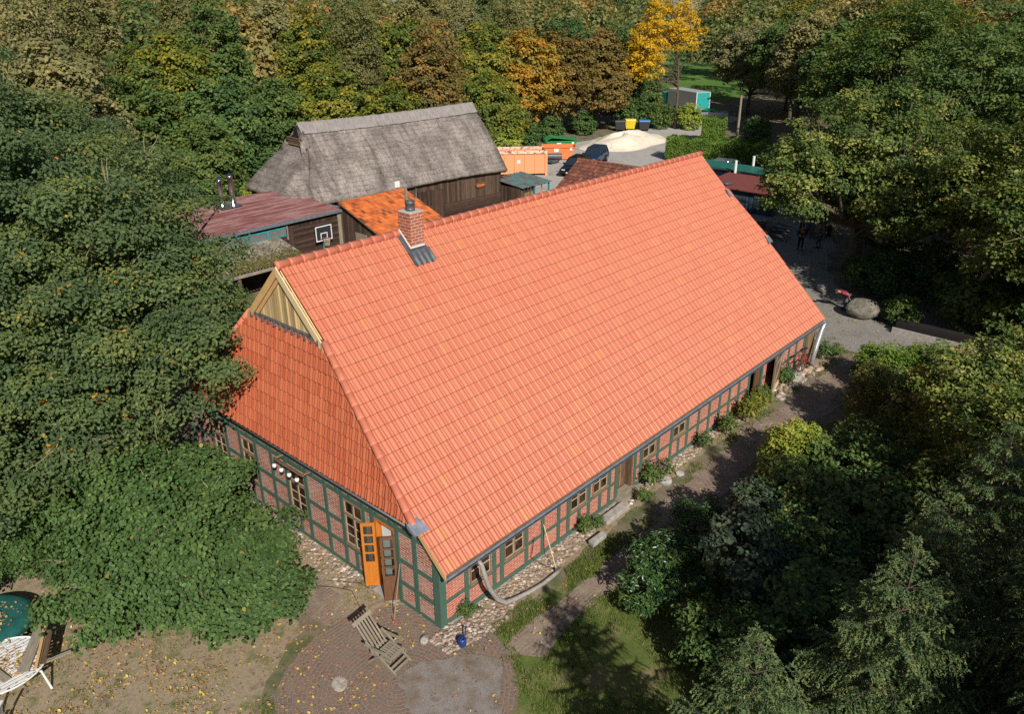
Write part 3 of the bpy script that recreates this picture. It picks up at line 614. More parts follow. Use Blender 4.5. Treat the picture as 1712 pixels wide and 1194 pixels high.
# fallen leaves and grass
def nz(x, y, s=1.0): return math.sin(x*1.7*s+1.3*math.sin(y*1.1*s))+math.sin(y*2.1*s+1.7*math.sin(x*.9*s))
M['fallen'] = leafmat('fallen_leaf', [(0, (.2, .1, .035)), (.4, (.36, .21, .09)), (.7, (.45, .3, .14)), (.88, (.5, .33, .06)), (1, (.6, .5, .08))], .1, .7, .2)
def litter(pts):
    P = np.array(pts); n = len(P); N = nrm(rg.normal(0, .45, (n, 3))+[0, 0, 1]); return leafmesh('fallen_leaves', P, N, rg.uniform(.035, .1, n), rg, True, .7)
q = []
def scat(x0, x1, y0, y1, n, keep=None, zz=.03):
    for x, y in zip(rg.uniform(x0, x1, n), rg.uniform(y0, y1, n)):
        if nz(x*1.3+5, y*1.3) < -.55 and rg.random() < .8: continue
        if keep is None or keep(x, y): q.append((x, y, zz+rg.random()*.02))
scat(-11, -4.4, 0, 9, 9000, lambda x, y: rg.random() < max(.08, 1-abs(x+8.2)/4-.04*abs(y-4))); scat(-6, -2, -.5, 6, 1500); scat(-2, 3, -3, 3, 420, None, .05); scat(3, 26, -3.4, -.6, 700); scat(-1.8, -.1, 0, 9, 420)
scat(24, 36, -6, 4, 900); scat(-9, -3, 8, 18, 1500); scat(60, 80, 44, 49, 300)
tag(put('fallen_leaves', litter(q), M['fallen']), 'brown and yellow autumn leaves lying on the ground', 'leaves', kind='stuff')
M['grass'] = leafmat('grass_blade', [(0, (.085, .14, .02)), (.5, (.145, .21, .04)), (.8, (.23, .25, .07)), (1, (.38, .32, .14))], .3, .6)
def grass(regs):
    P = []; Hh = []
    for (x0, x1, y0, y1, n, h, keep) in regs:
        c = rg.uniform((x0, y0), (x1, y1), (n//9, 2)); pp = np.repeat(c, 9, 0)+rg.normal(0, .055, (n//9*9, 2))
        k = np.array([keep(*a) for a in pp]) if keep else np.ones(len(pp), bool); P.append(pp[k]); Hh.append(rg.uniform(.5, 1.3, k.sum())*h)
    P = np.concatenate(P); h = np.concatenate(Hh); n = len(P); a = rg.uniform(0, 6.28, n); ln = rg.normal(0, .45, (n, 2)); wv = .007+.004*rg.random(n)
    b = np.stack([P[:, 0], P[:, 1], np.full(n, .005)], 1); d = np.stack([np.cos(a)*wv, np.sin(a)*wv, np.zeros(n)], 1); t_ = b+np.stack([ln[:, 0]*h, ln[:, 1]*h, h], 1)
    V = np.stack([b-d, b+d, t_], 1).reshape(-1, 3); F = np.arange(3*n).reshape(-1, 3); return mesh_np('grass', V, F, np.repeat(np.stack([rg.random(n), rg.random(n)], 1), 3, 0))
inl = lambda x, y: (y < -2.75 or (y > -1.7 and y < -.95) or x < .2) and nz(x, y) > -.75 and (x+2.1)**2+(y+.7)**2 > 9.2
def bare(x, y): return nz(x+3, y-2, 1.3) > .25
tag(put('grass', grass([(.3, 8, -1.75, -.85, 15000, .09, inl), (-1, 8, -11, -2.6, 52000, .075, inl), (-11, -4.3, -2, 9, 26000, .05, bare), (9, 25, -1.2, -.5, 7000, .09, bare), (8, 25, -4.5, -2.5, 16000, .09, bare), (-1.4, -.1, 1.5, 9, 2200, .07, bare), (23.5, 27, -3.4, 1, 6000, .08, bare), (24, 40, 0, 9, 9000, .1, bare), (44, 56, 8, 13, 5000, .12, None), (-1.9, .3, -1.3, 0, 1500, .06, bare), (-.5, 2.2, -4.2, -.9, 9000, .085, lambda x, y: abs(math.hypot(x+2.12, y+.68)-3.0) < .16+.08*nz(x*3, y*3)), (1, 8.4, -3.4, -1.0, 16000, .08, lambda x, y: min(abs(y+2.68+.12*math.sin(x*1.3)), abs(y+1.5)) < .16+.1*nz(x*2, y*2)), (-5.6, -4.4, -2.2, 2.4, 7000, .06, lambda x, y: abs(math.hypot(x+2.12, y+.68)-3.05) < .2)]), M['grass']), 'short green and straw-coloured grass in the yard', 'grass', kind='stuff')
# single stones and blocks
rock('stone', (-.62, .0, .06), (.17, .12, .09), M['slab'], 31, 'rough grey stone lying before the corner post', 'stone')
rock('stone', (-3.0, .5, .04), (.3, .2, .03), M['stone'], 32, 'flat triangular sandstone set in the round terrace', 'stone')
MB().prism([(5.45, -1.02, .06), (6.15, -1.02, .06), (6.2, -.8, .06), (5.5, -.78, .06)], (0, 0, .15), Vector((1, 0, 0))).build('stone_block', M['slab'], None, bevel=.02); tag(bpy.data.objects['stone_block'], 'pale oblong stone block on the cobbles by the third window', 'stone block')
MB().prism([(6.7, -.62, .0), (8.0, -.62, .0), (8.0, -.3, .0), (6.7, -.3, .0)], (0, 0, .17), Vector((1, 0, 0))).build('step_block', M['slab'], None, bevel=.02); tag(bpy.data.objects['step_block'], 'long grey concrete step beside the front door', 'step')
rock('stone', (10.1, -.62, .1), (.3, .22, .2), M['slab'], 33, 'pale boulder among the weeds right of the front door', 'stone')
rock('stone', (10.9, -.75, .06), (.2, .16, .12), M['slab'], 34, 'small pale rock below the fifth window', 'stone')
rock('stone', (18.9, -.75, .05), (.16, .12, .1), M['slab'], 36, 'small grey stone in front of the open barn door', 'stone')
rock('boulder', (30.6, .1, .5), (.65, .9, .56), M['boulder'], 35, 'big grey boulder lying beside the drive under the oaks', 'boulder', sub=3)
rock('stone', (33.3, 3.4, .15), (.7, .3, .2), M['slab'], 37, 'pale long stone on the shaded verge beyond the boulder', 'stone')
# ------------------------------------------------------------------ things round the near corner
c = thing('watering_can', 'blue plastic watering can on the cobbles at the house corner', 'watering can', (-.06, -.86, .03))
MB().lathe([(0, 0), (.1, 0), (.115, .05), (.115, .2), (.095, .23), (.06, .24), (.06, .22), (0, .21)], c.location, 20).build('can_body', M['blueplastic'], c, True)
l = c.location; m = MB(); m.tube([l+Vector((.09, .03, .06)), l+Vector((.2, .1, .14)), l+Vector((.3, .17, .25))], [.03, .02, .016], 10); m.build('spout', M['blueplastic'], c, True)
m = MB(); m.tube([l+Vector((.3, .17, .25)), l+Vector((.34, .19, .27))], [.02, .045], 10); m.build('rose', M['blueplastic'], c, True)
m = MB(); m.tube([l+Vector((.05, .0, .235)), l+Vector((.0, -.02, .3)), l+Vector((-.09, -.05, .29)), l+Vector((-.15, -.06, .2)), l+Vector((-.11, -.04, .06))], .014, 8); m.build('handle', M['blueplastic'], c, True)
# deck chair
def lbeam(mb, a, b, w_, h_, up_=(0, 0, 1)): mb.beam(a, b, w_, h_, up_)
dc = thing('deck_chair', 'weathered slatted wooden deck chair standing on the round terrace', 'deck chair', (0, 0, 0)); HWd = .29
m = MB()
for i in range(6):
    x = -.24+i*.096; m.beam((x, .16, .3), (x, .72, .98), .045, .018, (0, -.77, .63))
m.beam((-.33, .72, .97), (.33, .72, .97), .11, .03, (0, -.7, .7)); m.beam((-.27, .2, .33), (.27, .2, .33), .05, .03)
m.build('backrest', M['greywood'], dc)
m = MB()
for i in range(7): y = -.42+i*.085; m.beam((-.25, y, .36-.07*i/6), (.25, y, .36-.07*i/6), .062, .018)
m.beam((-.27, -.45, .36), (-.27, .2, .29), .03, .05); m.beam((.27, -.45, .36), (.27, .2, .29), .03, .05); m.beam((.06, -.45, .385), (.06, .1, .31), .05, .02); m.build('seat', M['greywood'], dc)
m = MB()
for s in (-1, 1): m.beam((s*HWd, -.62, .03), (s*HWd, .35, .62), .035, .06)
m.beam((-HWd, -.55, .08), (HWd, -.55, .08), .03, .06); m.beam((-HWd, -.45, .14), (HWd, -.45, .14), .03, .05); m.build('frame', M['greywood'], dc)
for s in (-1, 1):
    m = MB(); m.beam((s*.31, .3, .0), (s*.31, -.3, .56), .035, .05); m.build('leg', M['greywood'], dc)
    m = MB(); pts = [(s*.32, -.36+i*.12, .585-.01*i) for i in range(7)]
    for a, b in zip(pts, pts[1:]): m.beam(a, b, .07, .025)
    m.build('armrest', M['greywood'], dc)
m = MB()
for i in range(6): x = -.2+i*.08; m.beam((x, .02, .42), (x, -.42, .4), .05, .015)
for y in (.0, -.2, -.4): m.beam((-.24, y, .41), (.24, y, .41), .04, .02)
m.build('leg_rest', M['greywood'], dc)
dc.location = (-1.72, .28, .03); dc.rotation_euler = (0, 0, R(8))
# tools leaning on the house
t_ = thing('broom', 'wooden broom with a red head leaning against the wall by the french door', 'broom', (-.68, 1.15, .03))
m = MB(); m.tube([(-.68, 1.15, .06), (-.05, 1.53, 1.4)], .014, 8); m.build('handle', M['greywood'], t_)
M['redpaint'] = plain('faded_red', (.42, .12, .09), .6)
m = MB(); m.prism([(-.74, 1.0, .03), (-.62, 1.28, .03), (-.66, 1.3, .03), (-.78, 1.03, .03)], (.02, -.01, .07)); m.build('broom_head', M['redpaint'], t_)
m = MB()
for i in range(14): f = i/13; m.beam((-.73+.1*f, 1.04+.24*f, .06), (-.8+.1*f, 1.02+.24*f, .0), .012, .012)
m.build('bristles', M['oldwood'], t_)
t_ = thing('rake', 'long pale handled garden tool leaning on the long wall over the cobbles', 'garden tool', (3.86, -.86, .03))
m = MB(); m.tube([(3.86, -.86, .08), (4.2, -.05, 1.15)], .013, 8); m.build('handle', M['palewood'], t_)
m = MB(); m.prism([(3.78, -.9, .03), (3.92, -.92, .03), (3.94, -.86, .16), (3.8, -.84, .16)], (.012, .01, 0)); m.build('blade', M['lead'], t_)
m = MB(); m.tube([(3.7, -.03, .35), (3.72, -.1, 1.0), (3.62, -.06, .3), (3.8, -.5, .09), (3.95, -.8, .05)], .008, 6); tag(m.build('black_cable', M['black']), 'thin black cable hanging down the long wall beside the garden tool', 'cable')
m = MB(); P_ = [(.95, -.5, 2.0), (.98, -.6, 1.9), (1.05, -.66, 1.5), (1.2, -.68, 1.0), (1.45, -.7, .5), (1.75, -.72, .18), (2.1, -.76, .09), (2.6, -.86, .08), (3.1, -.93, .08), (3.6, -.93, .08), (4.0, -.9, .08)]
m.tube(P_, [.05, .06, .068, .07, .072, .075, .07, .065, .06, .06, .06], 12); tag(m.build('drain_hose', M['hose'], None, True), 'fat grey drain hose hanging from the gutter onto the cobbles', 'hose')
m = MB(); m.tube([(-1.6, 4.4, .03), (-1.0, 3.6, .04), (-.7, 3.0, .05), (-1.0, 2.2, .04), (-1.3, 1.8, .03)], .008, 6); m.tube([(-.9, 3.9, .03), (-.35, 3.1, .05), (-.3, 2.7, .05)], .007, 6); tag(m.build('ground_cable', M['black']), 'thin dark cable lying on the ground before the french door', 'cable')
m = MB(); m.tube([(23.7, -.48, 2.0), (23.55, -.42, 1.6), (23.3, -.4, .9), (22.95, -.42, .1)], [.07, .1, .11, .1], 12); tag(m.build('foil_downpipe', M['foil'], None, True), 'downpipe wrapped in silver foil at the far house corner', 'downpipe')
# lamp bar over the second gable window
lb = thing('lamp_bar', 'wooden bar with four white spot lamps above a gable window', 'lamp bar', (-.3, 6.1, 2.7))
m = MB(); m.beam((-.32, 5.45, 2.68), (-.32, 7.0, 2.68), .06, .06); m.beam((-.02, 5.5, 2.68), (-.34, 5.5, 2.68), .05, .05); m.beam((-.02, 6.95, 2.68), (-.34, 6.95, 2.68), .05, .05); m.build('bar', M['oldwood'], lb)
for y in (6.88, 6.5, 6.08, 5.68):
    l = Vector((-.4, y, 2.5)); s = MB(); s.lathe([(0, -.085), (.05, -.07), (.07, -.02), (.065, .03), (.035, .06), (0, .065)], l, 12); o = s.build('lamp', M['white'], lb, True)
    s = MB(); s.tube([l+Vector((0, 0, .05)), l+Vector((.06, 0, .15))], .025, 8); s.build('lamp_socket', M['black'], o)
# bicycles at the far end
def torus(mb, c, R_, r_, ax, n=22):
    c = Vector(c); ax = Vector(ax).normalized(); a = ax.orthogonal().normalized(); b = ax.cross(a)
    mb.tube([c+(a*math.cos(2*math.pi*k/n)+b*math.sin(2*math.pi*k/n))*R_ for k in range(n+1)], r_, 6, False)
def bicycle(label, m_, loc, rot, tilt):
    b = thing('bicycle', label, 'bicycle', (0, 0, 0), 'bicycles leaning on the long wall')
    for x in (-.52, .52):
        o = MB(); torus(o, (x, 0, .34), .33, .02, (0, 1, 0)); wv = o.build('wheel', M['black'], b, True)
        o = MB(); torus(o, (x, 0, .34), .305, .01, (0, 1, 0)); o.tube([(x, -.04, .34), (x, .04, .34)], .02, 8)
        for k in range(9): a = k*math.pi/4.5; o.tube([(x, 0, .34), (x+.3*math.cos(a), 0, .34+.3*math.sin(a))], .003, 4)
        o.build('rim', M['steel'], wv)
    o = MB(); o.tube([(-.52, 0, .34), (-.05, 0, .3), (.36, 0, .78), (-.18, 0, .78), (-.05, 0, .3)], .017, 8); o.tube([(-.52, 0, .34), (-.18, 0, .78)], .012, 8); o.tube([(.36, 0, .86), (.52, 0, .34)], .016, 8); o.build('frame', m_, b)
    o = MB(); o.tube([(.34, 0, .98), (.36, 0, .86)], .014, 8); o.tube([(.2, -.28, 1.0), (.32, -.18, 1.0), (.34, 0, .98), (.32, .18, 1.0), (.2, .28, 1.0)], .013, 8); o.build('handlebar', M['black'], b)
    o = MB(); o.tube([(-.18, 0, .78), (-.21, 0, .93)], .013, 8); o.prism([(-.36, -.08, .94), (-.36, .08, .94), (-.1, .025, .95), (-.1, -.025, .95)], (0, 0, .05)); o.build('saddle', M['black'], b)
    o = MB(); o.tube([(-.05, -.1, .3), (-.05, .1, .3)], .05, 10); o.beam((-.05, .1, .3), (.1, .1, .2), .02, .02); o.beam((-.05, -.1, .3), (-.2, -.1, .4), .02, .02); o.build('crank', M['steel'], b)
    b.location = loc; b.rotation_euler = (tilt, 0, rot); return b
M['bikered'] = plain('bike_red', (.42, .02, .03), .3); M['bikedark'] = plain('bike_dark', (.03, .035, .045), .35)
bicycle('dark framed bicycle leaning on the long wall nearest the barn door', M['bikedark'], (21.1, -.42, .02), R(182), R(14))
bicycle('red and white bicycle leaning on the long wall by the silver downpipe', M['bikered'], (22.2, -.4, .02), R(176), R(12))
m = MB(); gx = []
for i in range(9):
    for j in range(7): gx.append((20.6+.09*i+.05*math.sin(j*1.7), -.95+.1*j, .06+.3*max(0, (j-1)/6)**1.2+.06*math.sin(i*1.9+j*1.3)))
m.add(gx, [(i*7+j, (i+1)*7+j, (i+1)*7+j+1, i*7+j+1) for i in range(8) for j in range(6)]); o = m.build('tarpaulin', M['slab'], None, True)
so = o.modifiers.new('thick', 'SOLIDIFY'); so.thickness = .012; tag(o, 'crumpled grey tarpaulin lying in front of the bicycles', 'tarpaulin')
tag(put('rubble', stones('rubble', lambda r_, n: np.stack([r_.uniform(18.8, 23.2, n), r_.uniform(-.95, -.3, n)], 1), 160, .05, .2, 27), M['pebble']), 'loose stone rubble under the bicycles', 'rubble', kind='stuff')
# tables at the lower left edge
tb = thing('covered_table', 'round garden table under a dark green cover strewn with leaves', 'table', (-8.35, 8.55, 0)); l = tb.location
M['tarpgreen'] = plain('green_cover', (.02, .115, .1), .45, 0, .3, 5, .2)
prof = [(0, .74), (.6, .75), (1.0, .735), (1.12, .7), (1.16, .6), (1.13, .45)]; s = MB(); s.lathe(prof, l, 40)
s.v = [(l.x+(x-l.x)*(1+.03*math.sin(9*math.atan2(y-l.y, x-l.x))*(1 if zz < .7 else .2)), l.y+(y-l.y)*(1+.03*math.sin(7*math.atan2(y-l.y, x-l.x))*(1 if zz < .7 else .2)), zz) for x, y, zz in s.v]; s.build('cover', M['tarpgreen'], tb, True)
for a in range(4): s = MB(); s.tube([(l.x+.7*math.cos(a*1.57+.5), l.y+.7*math.sin(a*1.57+.5), 0), (l.x+.7*math.cos(a*1.57+.5), l.y+.7*math.sin(a*1.57+.5), .72)], .03, 8); s.build('leg', M['white'], tb)
tag(put('table_leaves', leafmesh('table_leaves', np.stack([l.x+.2+rg.normal(0, .3, 160), l.y-.1+rg.normal(0, .3, 160), np.full(160, .775)], 1), nrm(rg.normal(0, .3, (160, 3))+[0, 0, 1]), rg.uniform(.05, .1, 160), rg, True, .7), M['fallen']), 'fallen leaves lying on the green table cover', 'leaves', kind='stuff')
rock('hat_stone', (-8.05, 8.45, .79), (.2, .14, .06), M['slab'], 41, 'grey flat stone weighing down the green table cover', 'stone')
wt = thing('garden_bench', 'round white slatted metal bench table with curved rim', 'garden table', (-8.5, 6.55, 0)); l = wt.location
s = MB()
for i in range(16):
    y = -.86+i*.115; hw_ = math.sqrt(max(0, .95**2-y*y)); s.beam((l.x-hw_, l.y+y, .68), (l.x+hw_, l.y+y, .68), .07, .02)
s.build('slats', M['white'], wt); pts_ = np.stack([l.x+rg.normal(0, .4, 420), l.y+rg.normal(0, .4, 420), np.full(420, .7)], 1); tag(put('table_leaves', leafmesh('table_leaves', pts_, nrm(rg.normal(0, .35, (420, 3))+[0, 0, 1]), rg.uniform(.05, .1, 420), rg, True, .7), M['fallen']), 'brown leaves lying between the planks on the white bench table', 'leaves', kind='stuff'); s = MB(); torus(s, (l.x, l.y, .68), .97, .025, (0, 0, 1), 40); s.build('rim', M['white'], wt, True)
for a in (-.9, .4, 1.7, 2.9, 4.2): s = MB(); s.tube([(l.x+.6*math.cos(a), l.y+.6*math.sin(a), .67), (l.x+.95*math.cos(a), l.y+.95*math.sin(a), .55), (l.x+1.08*math.cos(a), l.y+1.08*math.sin(a), 0)], .03, 8); s.build('leg', M['white'], wt)
for i, (a, b, w_, lab, mm) in enumerate((((-8.25, 5.9, .72), (-7.4, 7.2, .74), .26, 'wide grey plank lying on the white bench table', 'greywood'), ((-8.02, 5.72, .78), (-7.12, 7.45, .8), .07, 'narrow orange-brown batten on top of the grey planks', 'newwood'), ((-7.85, 5.85, .72), (-7.3, 6.9, .74), .2, 'short brown plank at the right end of the white bench table', 'oldwood'), ((-8.9, 7.5, .82), (-8.6, 5.9, .73), .16, 'grey plank leaning from the green cover onto the white table', 'greywood'), ((-7.75, 5.85, .72), (-7.2, 5.75, .72), .09, 'short grey stick of wood jutting over the white table rim', 'greywood'))):
    s = MB(); s.beam(a, b, w_, .035); tag(s.build('plank', M[mm]), lab, 'plank', 'planks on the garden tables')
ch_ = thing('garden_chair', 'white slatted garden chair cut by the lower left corner', 'chair', (0, 0, 0)); s = MB()
for i in range(5): s.beam((-.22, -.2+i*.1, .44), (.22, -.2+i*.1, .44), .07, .02)
s.build('seat', M['white'], ch_); s = MB()
for i in range(5): s.beam((-.2+.1*i, .22, .46), (-.2+.1*i, .3, .88), .05, .02, (0, 1, 0))
s.beam((-.24, .3, .88), (.24, .3, .88), .06, .03); s.build('backrest', M['white'], ch_)
for x in (-.21, .21):
    for y in (-.2, .22): s = MB(); s.beam((x, y, 0), (x, y, .45), .035, .035); s.build('leg', M['white'], ch_)
ch_.location = (-9.3, 5.15, 0); ch_.rotation_euler = (0, 0, R(-130))
# ------------------------------------------------------------------ thatched barn (built square, then turned)
def thatch():
    m, t, p = newmat('thatch'); v = objmap(t, (1, 1, .18)); f = noise(t, v, 9, 8, .7); r = ramp(t, [(.28, (.12, .1, .085)), (.5, (.255, .22, .195)), (.72, (.38, .335, .305))]); t.links.new(f, r.inputs[0])
    f2 = noise(t, objmap(t, (.5, .5, .2)), 1.6, 5); r2_ = ramp(t, [(.35, (.6,)*3), (.65, (1.15,)*3)]); t.links.new(f2, r2_.inputs[0])
    wv = node(t, 'ShaderNodeTexWave', wave_type='BANDS', bands_direction='Z', Scale=1.1, Distortion=3.5, Detail=3); t.links.new(objmap(t), wv.inputs[0])
    r4 = ramp(t, [(.0, (.72,)*3), (.12, (1,)*3)]); t.links.new(wv.outputs[0], r4.inputs[0])
    f5 = noise(t, objmap(t, (2.2, .22, .22)), 1.5, 6, .65); r5_ = ramp(t, [(.3, (.62, .6, .56)), (.5, (1, 1, 1)), (.72, (1.22, 1.18, 1.1))]); t.links.new(f5, r5_.inputs[0])
    c = mix(t, 1.0, mix(t, 1.0, mix(t, 1.0, r.outputs[0], r5_.outputs[0], 'MULTIPLY'), r2_.outputs[0], 'MULTIPLY'), r4.outputs[0], 'MULTIPLY')
    t.links.new(c, p.inputs['Base Color']); p.inputs['Roughness'].default_value = .95; p.inputs['Specular IOR Level'].default_value = .1
    bump(t, p, f, .9, .05); return m
M['thatch'] = thatch(); M['heather'] = wood('ridge_boards', (.3, .27, .25), (.17, .15, .14), (5, 1.0, 1), .9, .6)
bn = thing('thatched_barn', 'old wooden barn with a big grey thatched roof', 'barn'); BL, BW, BE, BH = 18.75, 8.2, 3.15, 7.5    # local: x along ridge, y across
def barn_roof():
    # cross-section grid: rounded hip at x=0, plain verge at x=BL
    nu, nv = 70, 24; V = []; F = []; rr2 = np.random.default_rng(8); hx = 3.4
    per = []      # eave outline front -> hip -> back with rounded corners, and matching ridge points
    for i in range(31): per.append((BL-i*(BL-1.6)/30, 0))
    for i in range(1, 9): a = i/9*math.pi/2; per.append((1.6-1.6*math.sin(a), 1.6-1.6*math.cos(a)))
    for i in range(1, 12): per.append((0, 1.6+(BW-3.2)*i/12))
    for i in range(1, 9): a = i/9*math.pi/2; per.append((1.6-1.6*math.cos(a), BW-1.6+1.6*math.sin(a)))
    for i in range(31): per.append((1.6+i*(BL-1.6)/30, BW))
    for (x, y) in per:
        hip_ = 0 < y < BW and x < 1.6
        rx = min(max(x, hx), BL-.15) if not hip_ else hx
        ez = BE+(.25 if x < 1.2 else 0)-.1*math.sin(x*.35)
        for k in range(nv+1):
            f = k/nv
            if hip_: tx, ty, tz = hx-.25, BW/2+(y-BW/2)*.32, BH-1.0
            else: tx, ty, tz = rx, BW/2, BH+.16*((rx/BL-.45)**2)*4
            if 0 < x < 1.6 and not hip_: pass
            bulge = .16*math.sin(f*math.pi)
            V.append((x+(tx-x)*f, y+(ty-y)*f+(bulge*.5 if y > BW/2 else -bulge*.5), ez+(tz-ez)*f+bulge+rr2.normal(0, .018)))
    n = len(per)
    for i in range(n-1):
        for k in range(nv): a = i*(nv+1)+k; F.append((a, a+1, a+nv+2, a+nv+1))
    m = MB(); m.add(V, F); o = m.build('thatch_roof', M['thatch'], bn, True); s = o.modifiers.new('thick', 'SOLIDIFY'); s.thickness = .34; s.offset = -1
barn_roof()
m = MB()
for s_ in (-1, 1):
    y = BW/2; n_ = 30; a = [(3.1+i*(BL-3.25)/n_, y+s_*.62, BH-.42+.16*(((3.1+i*(BL-3.3)/n_)/BL-.45)**2)*4+.02*math.sin(i*2.3)) for i in range(n_+1)]; b = [(x, y, zz+.72) for x, yy, zz in a]
    m.add(a+b, [((i, i+1, n_+2+i, n_+1+i) if s_ < 0 else (n_+1+i, n_+2+i, i+1, i)) for i in range(n_)], Vector((0, s_*-.6, .7)).normalized())
o = m.build('ridge_cover', M['heather'], bn); s = o.modifiers.new('thick', 'SOLIDIFY'); s.thickness = .08
m = MB(); m.prism([(2.88, BW/2-1.15, BH-1.15), (2.88, BW/2+1.15, BH-1.15), (2.95, BW/2, BH+.1)], (.1, 0, 0), z); m.build('gablet', M['dark'], bn)
m = MB(); m.bx(2.78, 2.92, BW/2-1.0, BW/2+1.0, BH-1.15, BH-.75); m.bx(2.76, 2.94, BW/2-1.1, BW/2+1.1, BH-.72, BH-.66); m.build('gablet_board', M['oldwood'], bn)
m = MB(); m.bx(.8, BL-.3, .5, .6, 0, BE+.4, z); m.bx(.8, BL-.3, BW-.6, BW-.5, 0, BE+.4, z); m.bx(.8, .9, .6, BW-.6, 0, BE+.5, z); m.bx(BL-.4, BL-.3, .6, BW-.6, 0, BE+.4, z)
m.prism([(BL-.42, .6, BE+.3), (BL-.42, BW-.6, BE+.3), (BL-.42, BW/2, BH-.5)], (.1, 0, 0), z); m.build('wall', M['barnwood'], bn)
m = MB(); m.bx(10.25, 12.55, .44, .5, .1, 2.5, z); d_ = m.build('barn_door', M['darkwood'], bn); m = MB(); m.bx(11.35, 11.6, .4, .44, 1.3, 1.38); m.bx(11.45, 11.49, .4, .44, .8, 1.38); m.build('handle', M['steel'], d_)
m = MB(); m.bx(12.75, BL-.4, .45, .5, .1, 1.3, Vector((1, 0, 0))); m.build('lower_boards', M['darkwood'], bn)
m = MB(); m.tube([(10.1, .38, .1), (10.08, .38, 2.6), (10.05, .3, 2.9)], .05, 8); m.build('downpipe', M['zinc'], bn)
pl_ = MB(); pl_.lathe([(0, 0), (1, 0), (1, .05), (0, .05)], (0, 0, 0), 20); pl_.v = [(16.25+x*.5, .44-zz, 2.25+y*.24) for x, y, zz in pl_.v]; sg = pl_.build('sign', M['brownwood'], bn)
M['signorange'] = plain('sign_orange', (.75, .25, .07), .5); m = MB()
zz_ = [(-.36, -.1), (-.27, .1), (-.2, -.08), (-.13, .08), (-.06, -.06), (.02, .05), (.1, -.04), (.18, .06), (.27, -.03), (.36, .05)]
for a, b in zip(zz_, zz_[1:]): m.prism([(16.25+a[0], .385, 2.17+a[1]), (16.25+b[0], .385, 2.17+b[1]), (16.25+b[0], .385, 2.25+b[1]), (16.25+a[0], .385, 2.25+a[1])], (0, -.02, 0))
m.build('lettering', M['signorange'], sg)
bn.location = (17.41, 32.42, 0); bn.rotation_euler = (0, 0, R(-6.2))
# ------------------------------------------------------------------ workshop with maroon metal roof
def streaky():
    m, t, p = newmat('maroon_metal'); f = noise(t, objmap(t, (.25, 2.2, 1)), 1.6, 7, .7); r = ramp(t, [(.32, (.13, .045, .035)), (.47, (.22, .085, .075)), (.58, (.33, .19, .175)), (.72, (.24, .11, .09))]); t.links.new(f, r.inputs[0])
    t.links.new(r.outputs[0], p.inputs['Base Color']); p.inputs['Roughness'].default_value = .5; return m
M['maroon'] = streaky(); M['eternit'] = plain('mossy_sheet', (.3, .26, .21), .9, 0, .5, 2.2, .3, c2=(.09, .08, .05))
ws = thing('workshop', 'dark wooden workshop with flat maroon sheet metal roof', 'workshop', (9, 28.8, 0))
m = MB(); n_ = 96; V = []
for i in range(n_+1):
    f = i/n_; k = .03 if (i % 4) in (0, 1) else 0
    for x in (9.0, 18.75): V.append((x, 28.72+6.9*f, 3.42+.28*f+k))
m.add(V, [(2*i, 2*i+1, 2*i+3, 2*i+2) for i in range(n_)]); o = m.build('roof', M['maroon'], ws)
m = MB(); m.bx(8.9, 18.9, 28.6, 28.76, 3.3, 3.46); m.bx(18.7, 18.86, 28.76, 35.6, 3.34, 3.5); m.build('gutter', M['zinc'], ws)
m = MB(); m.bx(9.1, 18.7, 28.9, 29.0, 0, 3.4, z); m.bx(9.1, 9.2, 29, 35.5, 0, 3.5, z); m.bx(18.6, 18.7, 29, 35.5, 0, 3.4, z); m.bx(9.1, 18.7, 35.4, 35.5, 0, 3.6, z); m.build('wall', M['darkwood'], ws)
m = MB(); m.bx(15.1, 18.5, 28.86, 28.9, 1.0, 2.9, Vector((1, 0, 0))); m.build('board_cladding', M['darkwood'], ws)
m = MB(); m.bx(18.35, 18.6, 28.8, 28.92, 0, 3.3); m.bx(14.6, 14.68, 28.8, 28.9, 2.3, 3.3); m.build('corner_post', M['greywood'], ws)
M['milky'] = plain('milky_pane', (.16, .17, .165), .3)
for i in range(3):
    x = 10.6+i*1.35; f = MB(); f.bx(x, x+.05, 28.82, 28.92, 2.55, 3.1); f.bx(x+1.3, x+1.35, 28.822, 28.918, 2.55, 3.1); f.bx(x+.07, x+1.28, 28.83, 28.91, 3.03, 3.1); f.bx(x+.07, x+1.28, 28.83, 28.91, 2.55, 2.6); o = f.build('window', M['teal'], ws)
    MB().bx(x+.07, x+1.28, 28.86, 28.89, 2.6, 3.03).build('pane', M['milky'], o)
for x, y, h in ((13.5, 34.0, 1.6), (14.05, 33.65, 1.8)):
    s = MB(); s.lathe([(.28, 0), (.18, .3), (.165, .32), (.165, h), (.19, h), (.19, h+.12), (.13, h+.14), (.03 if h > 1.6 else .1, h+.3), (0, h+.3)], (x, y, 3.68), 14); s.build('flue_pipe', M['steel'], ws, True)
m = MB(); m.bx(13.1, 14.5, 33.3, 34.4, 3.7, 3.74); m.build('flue_plate', M['lead'], ws)
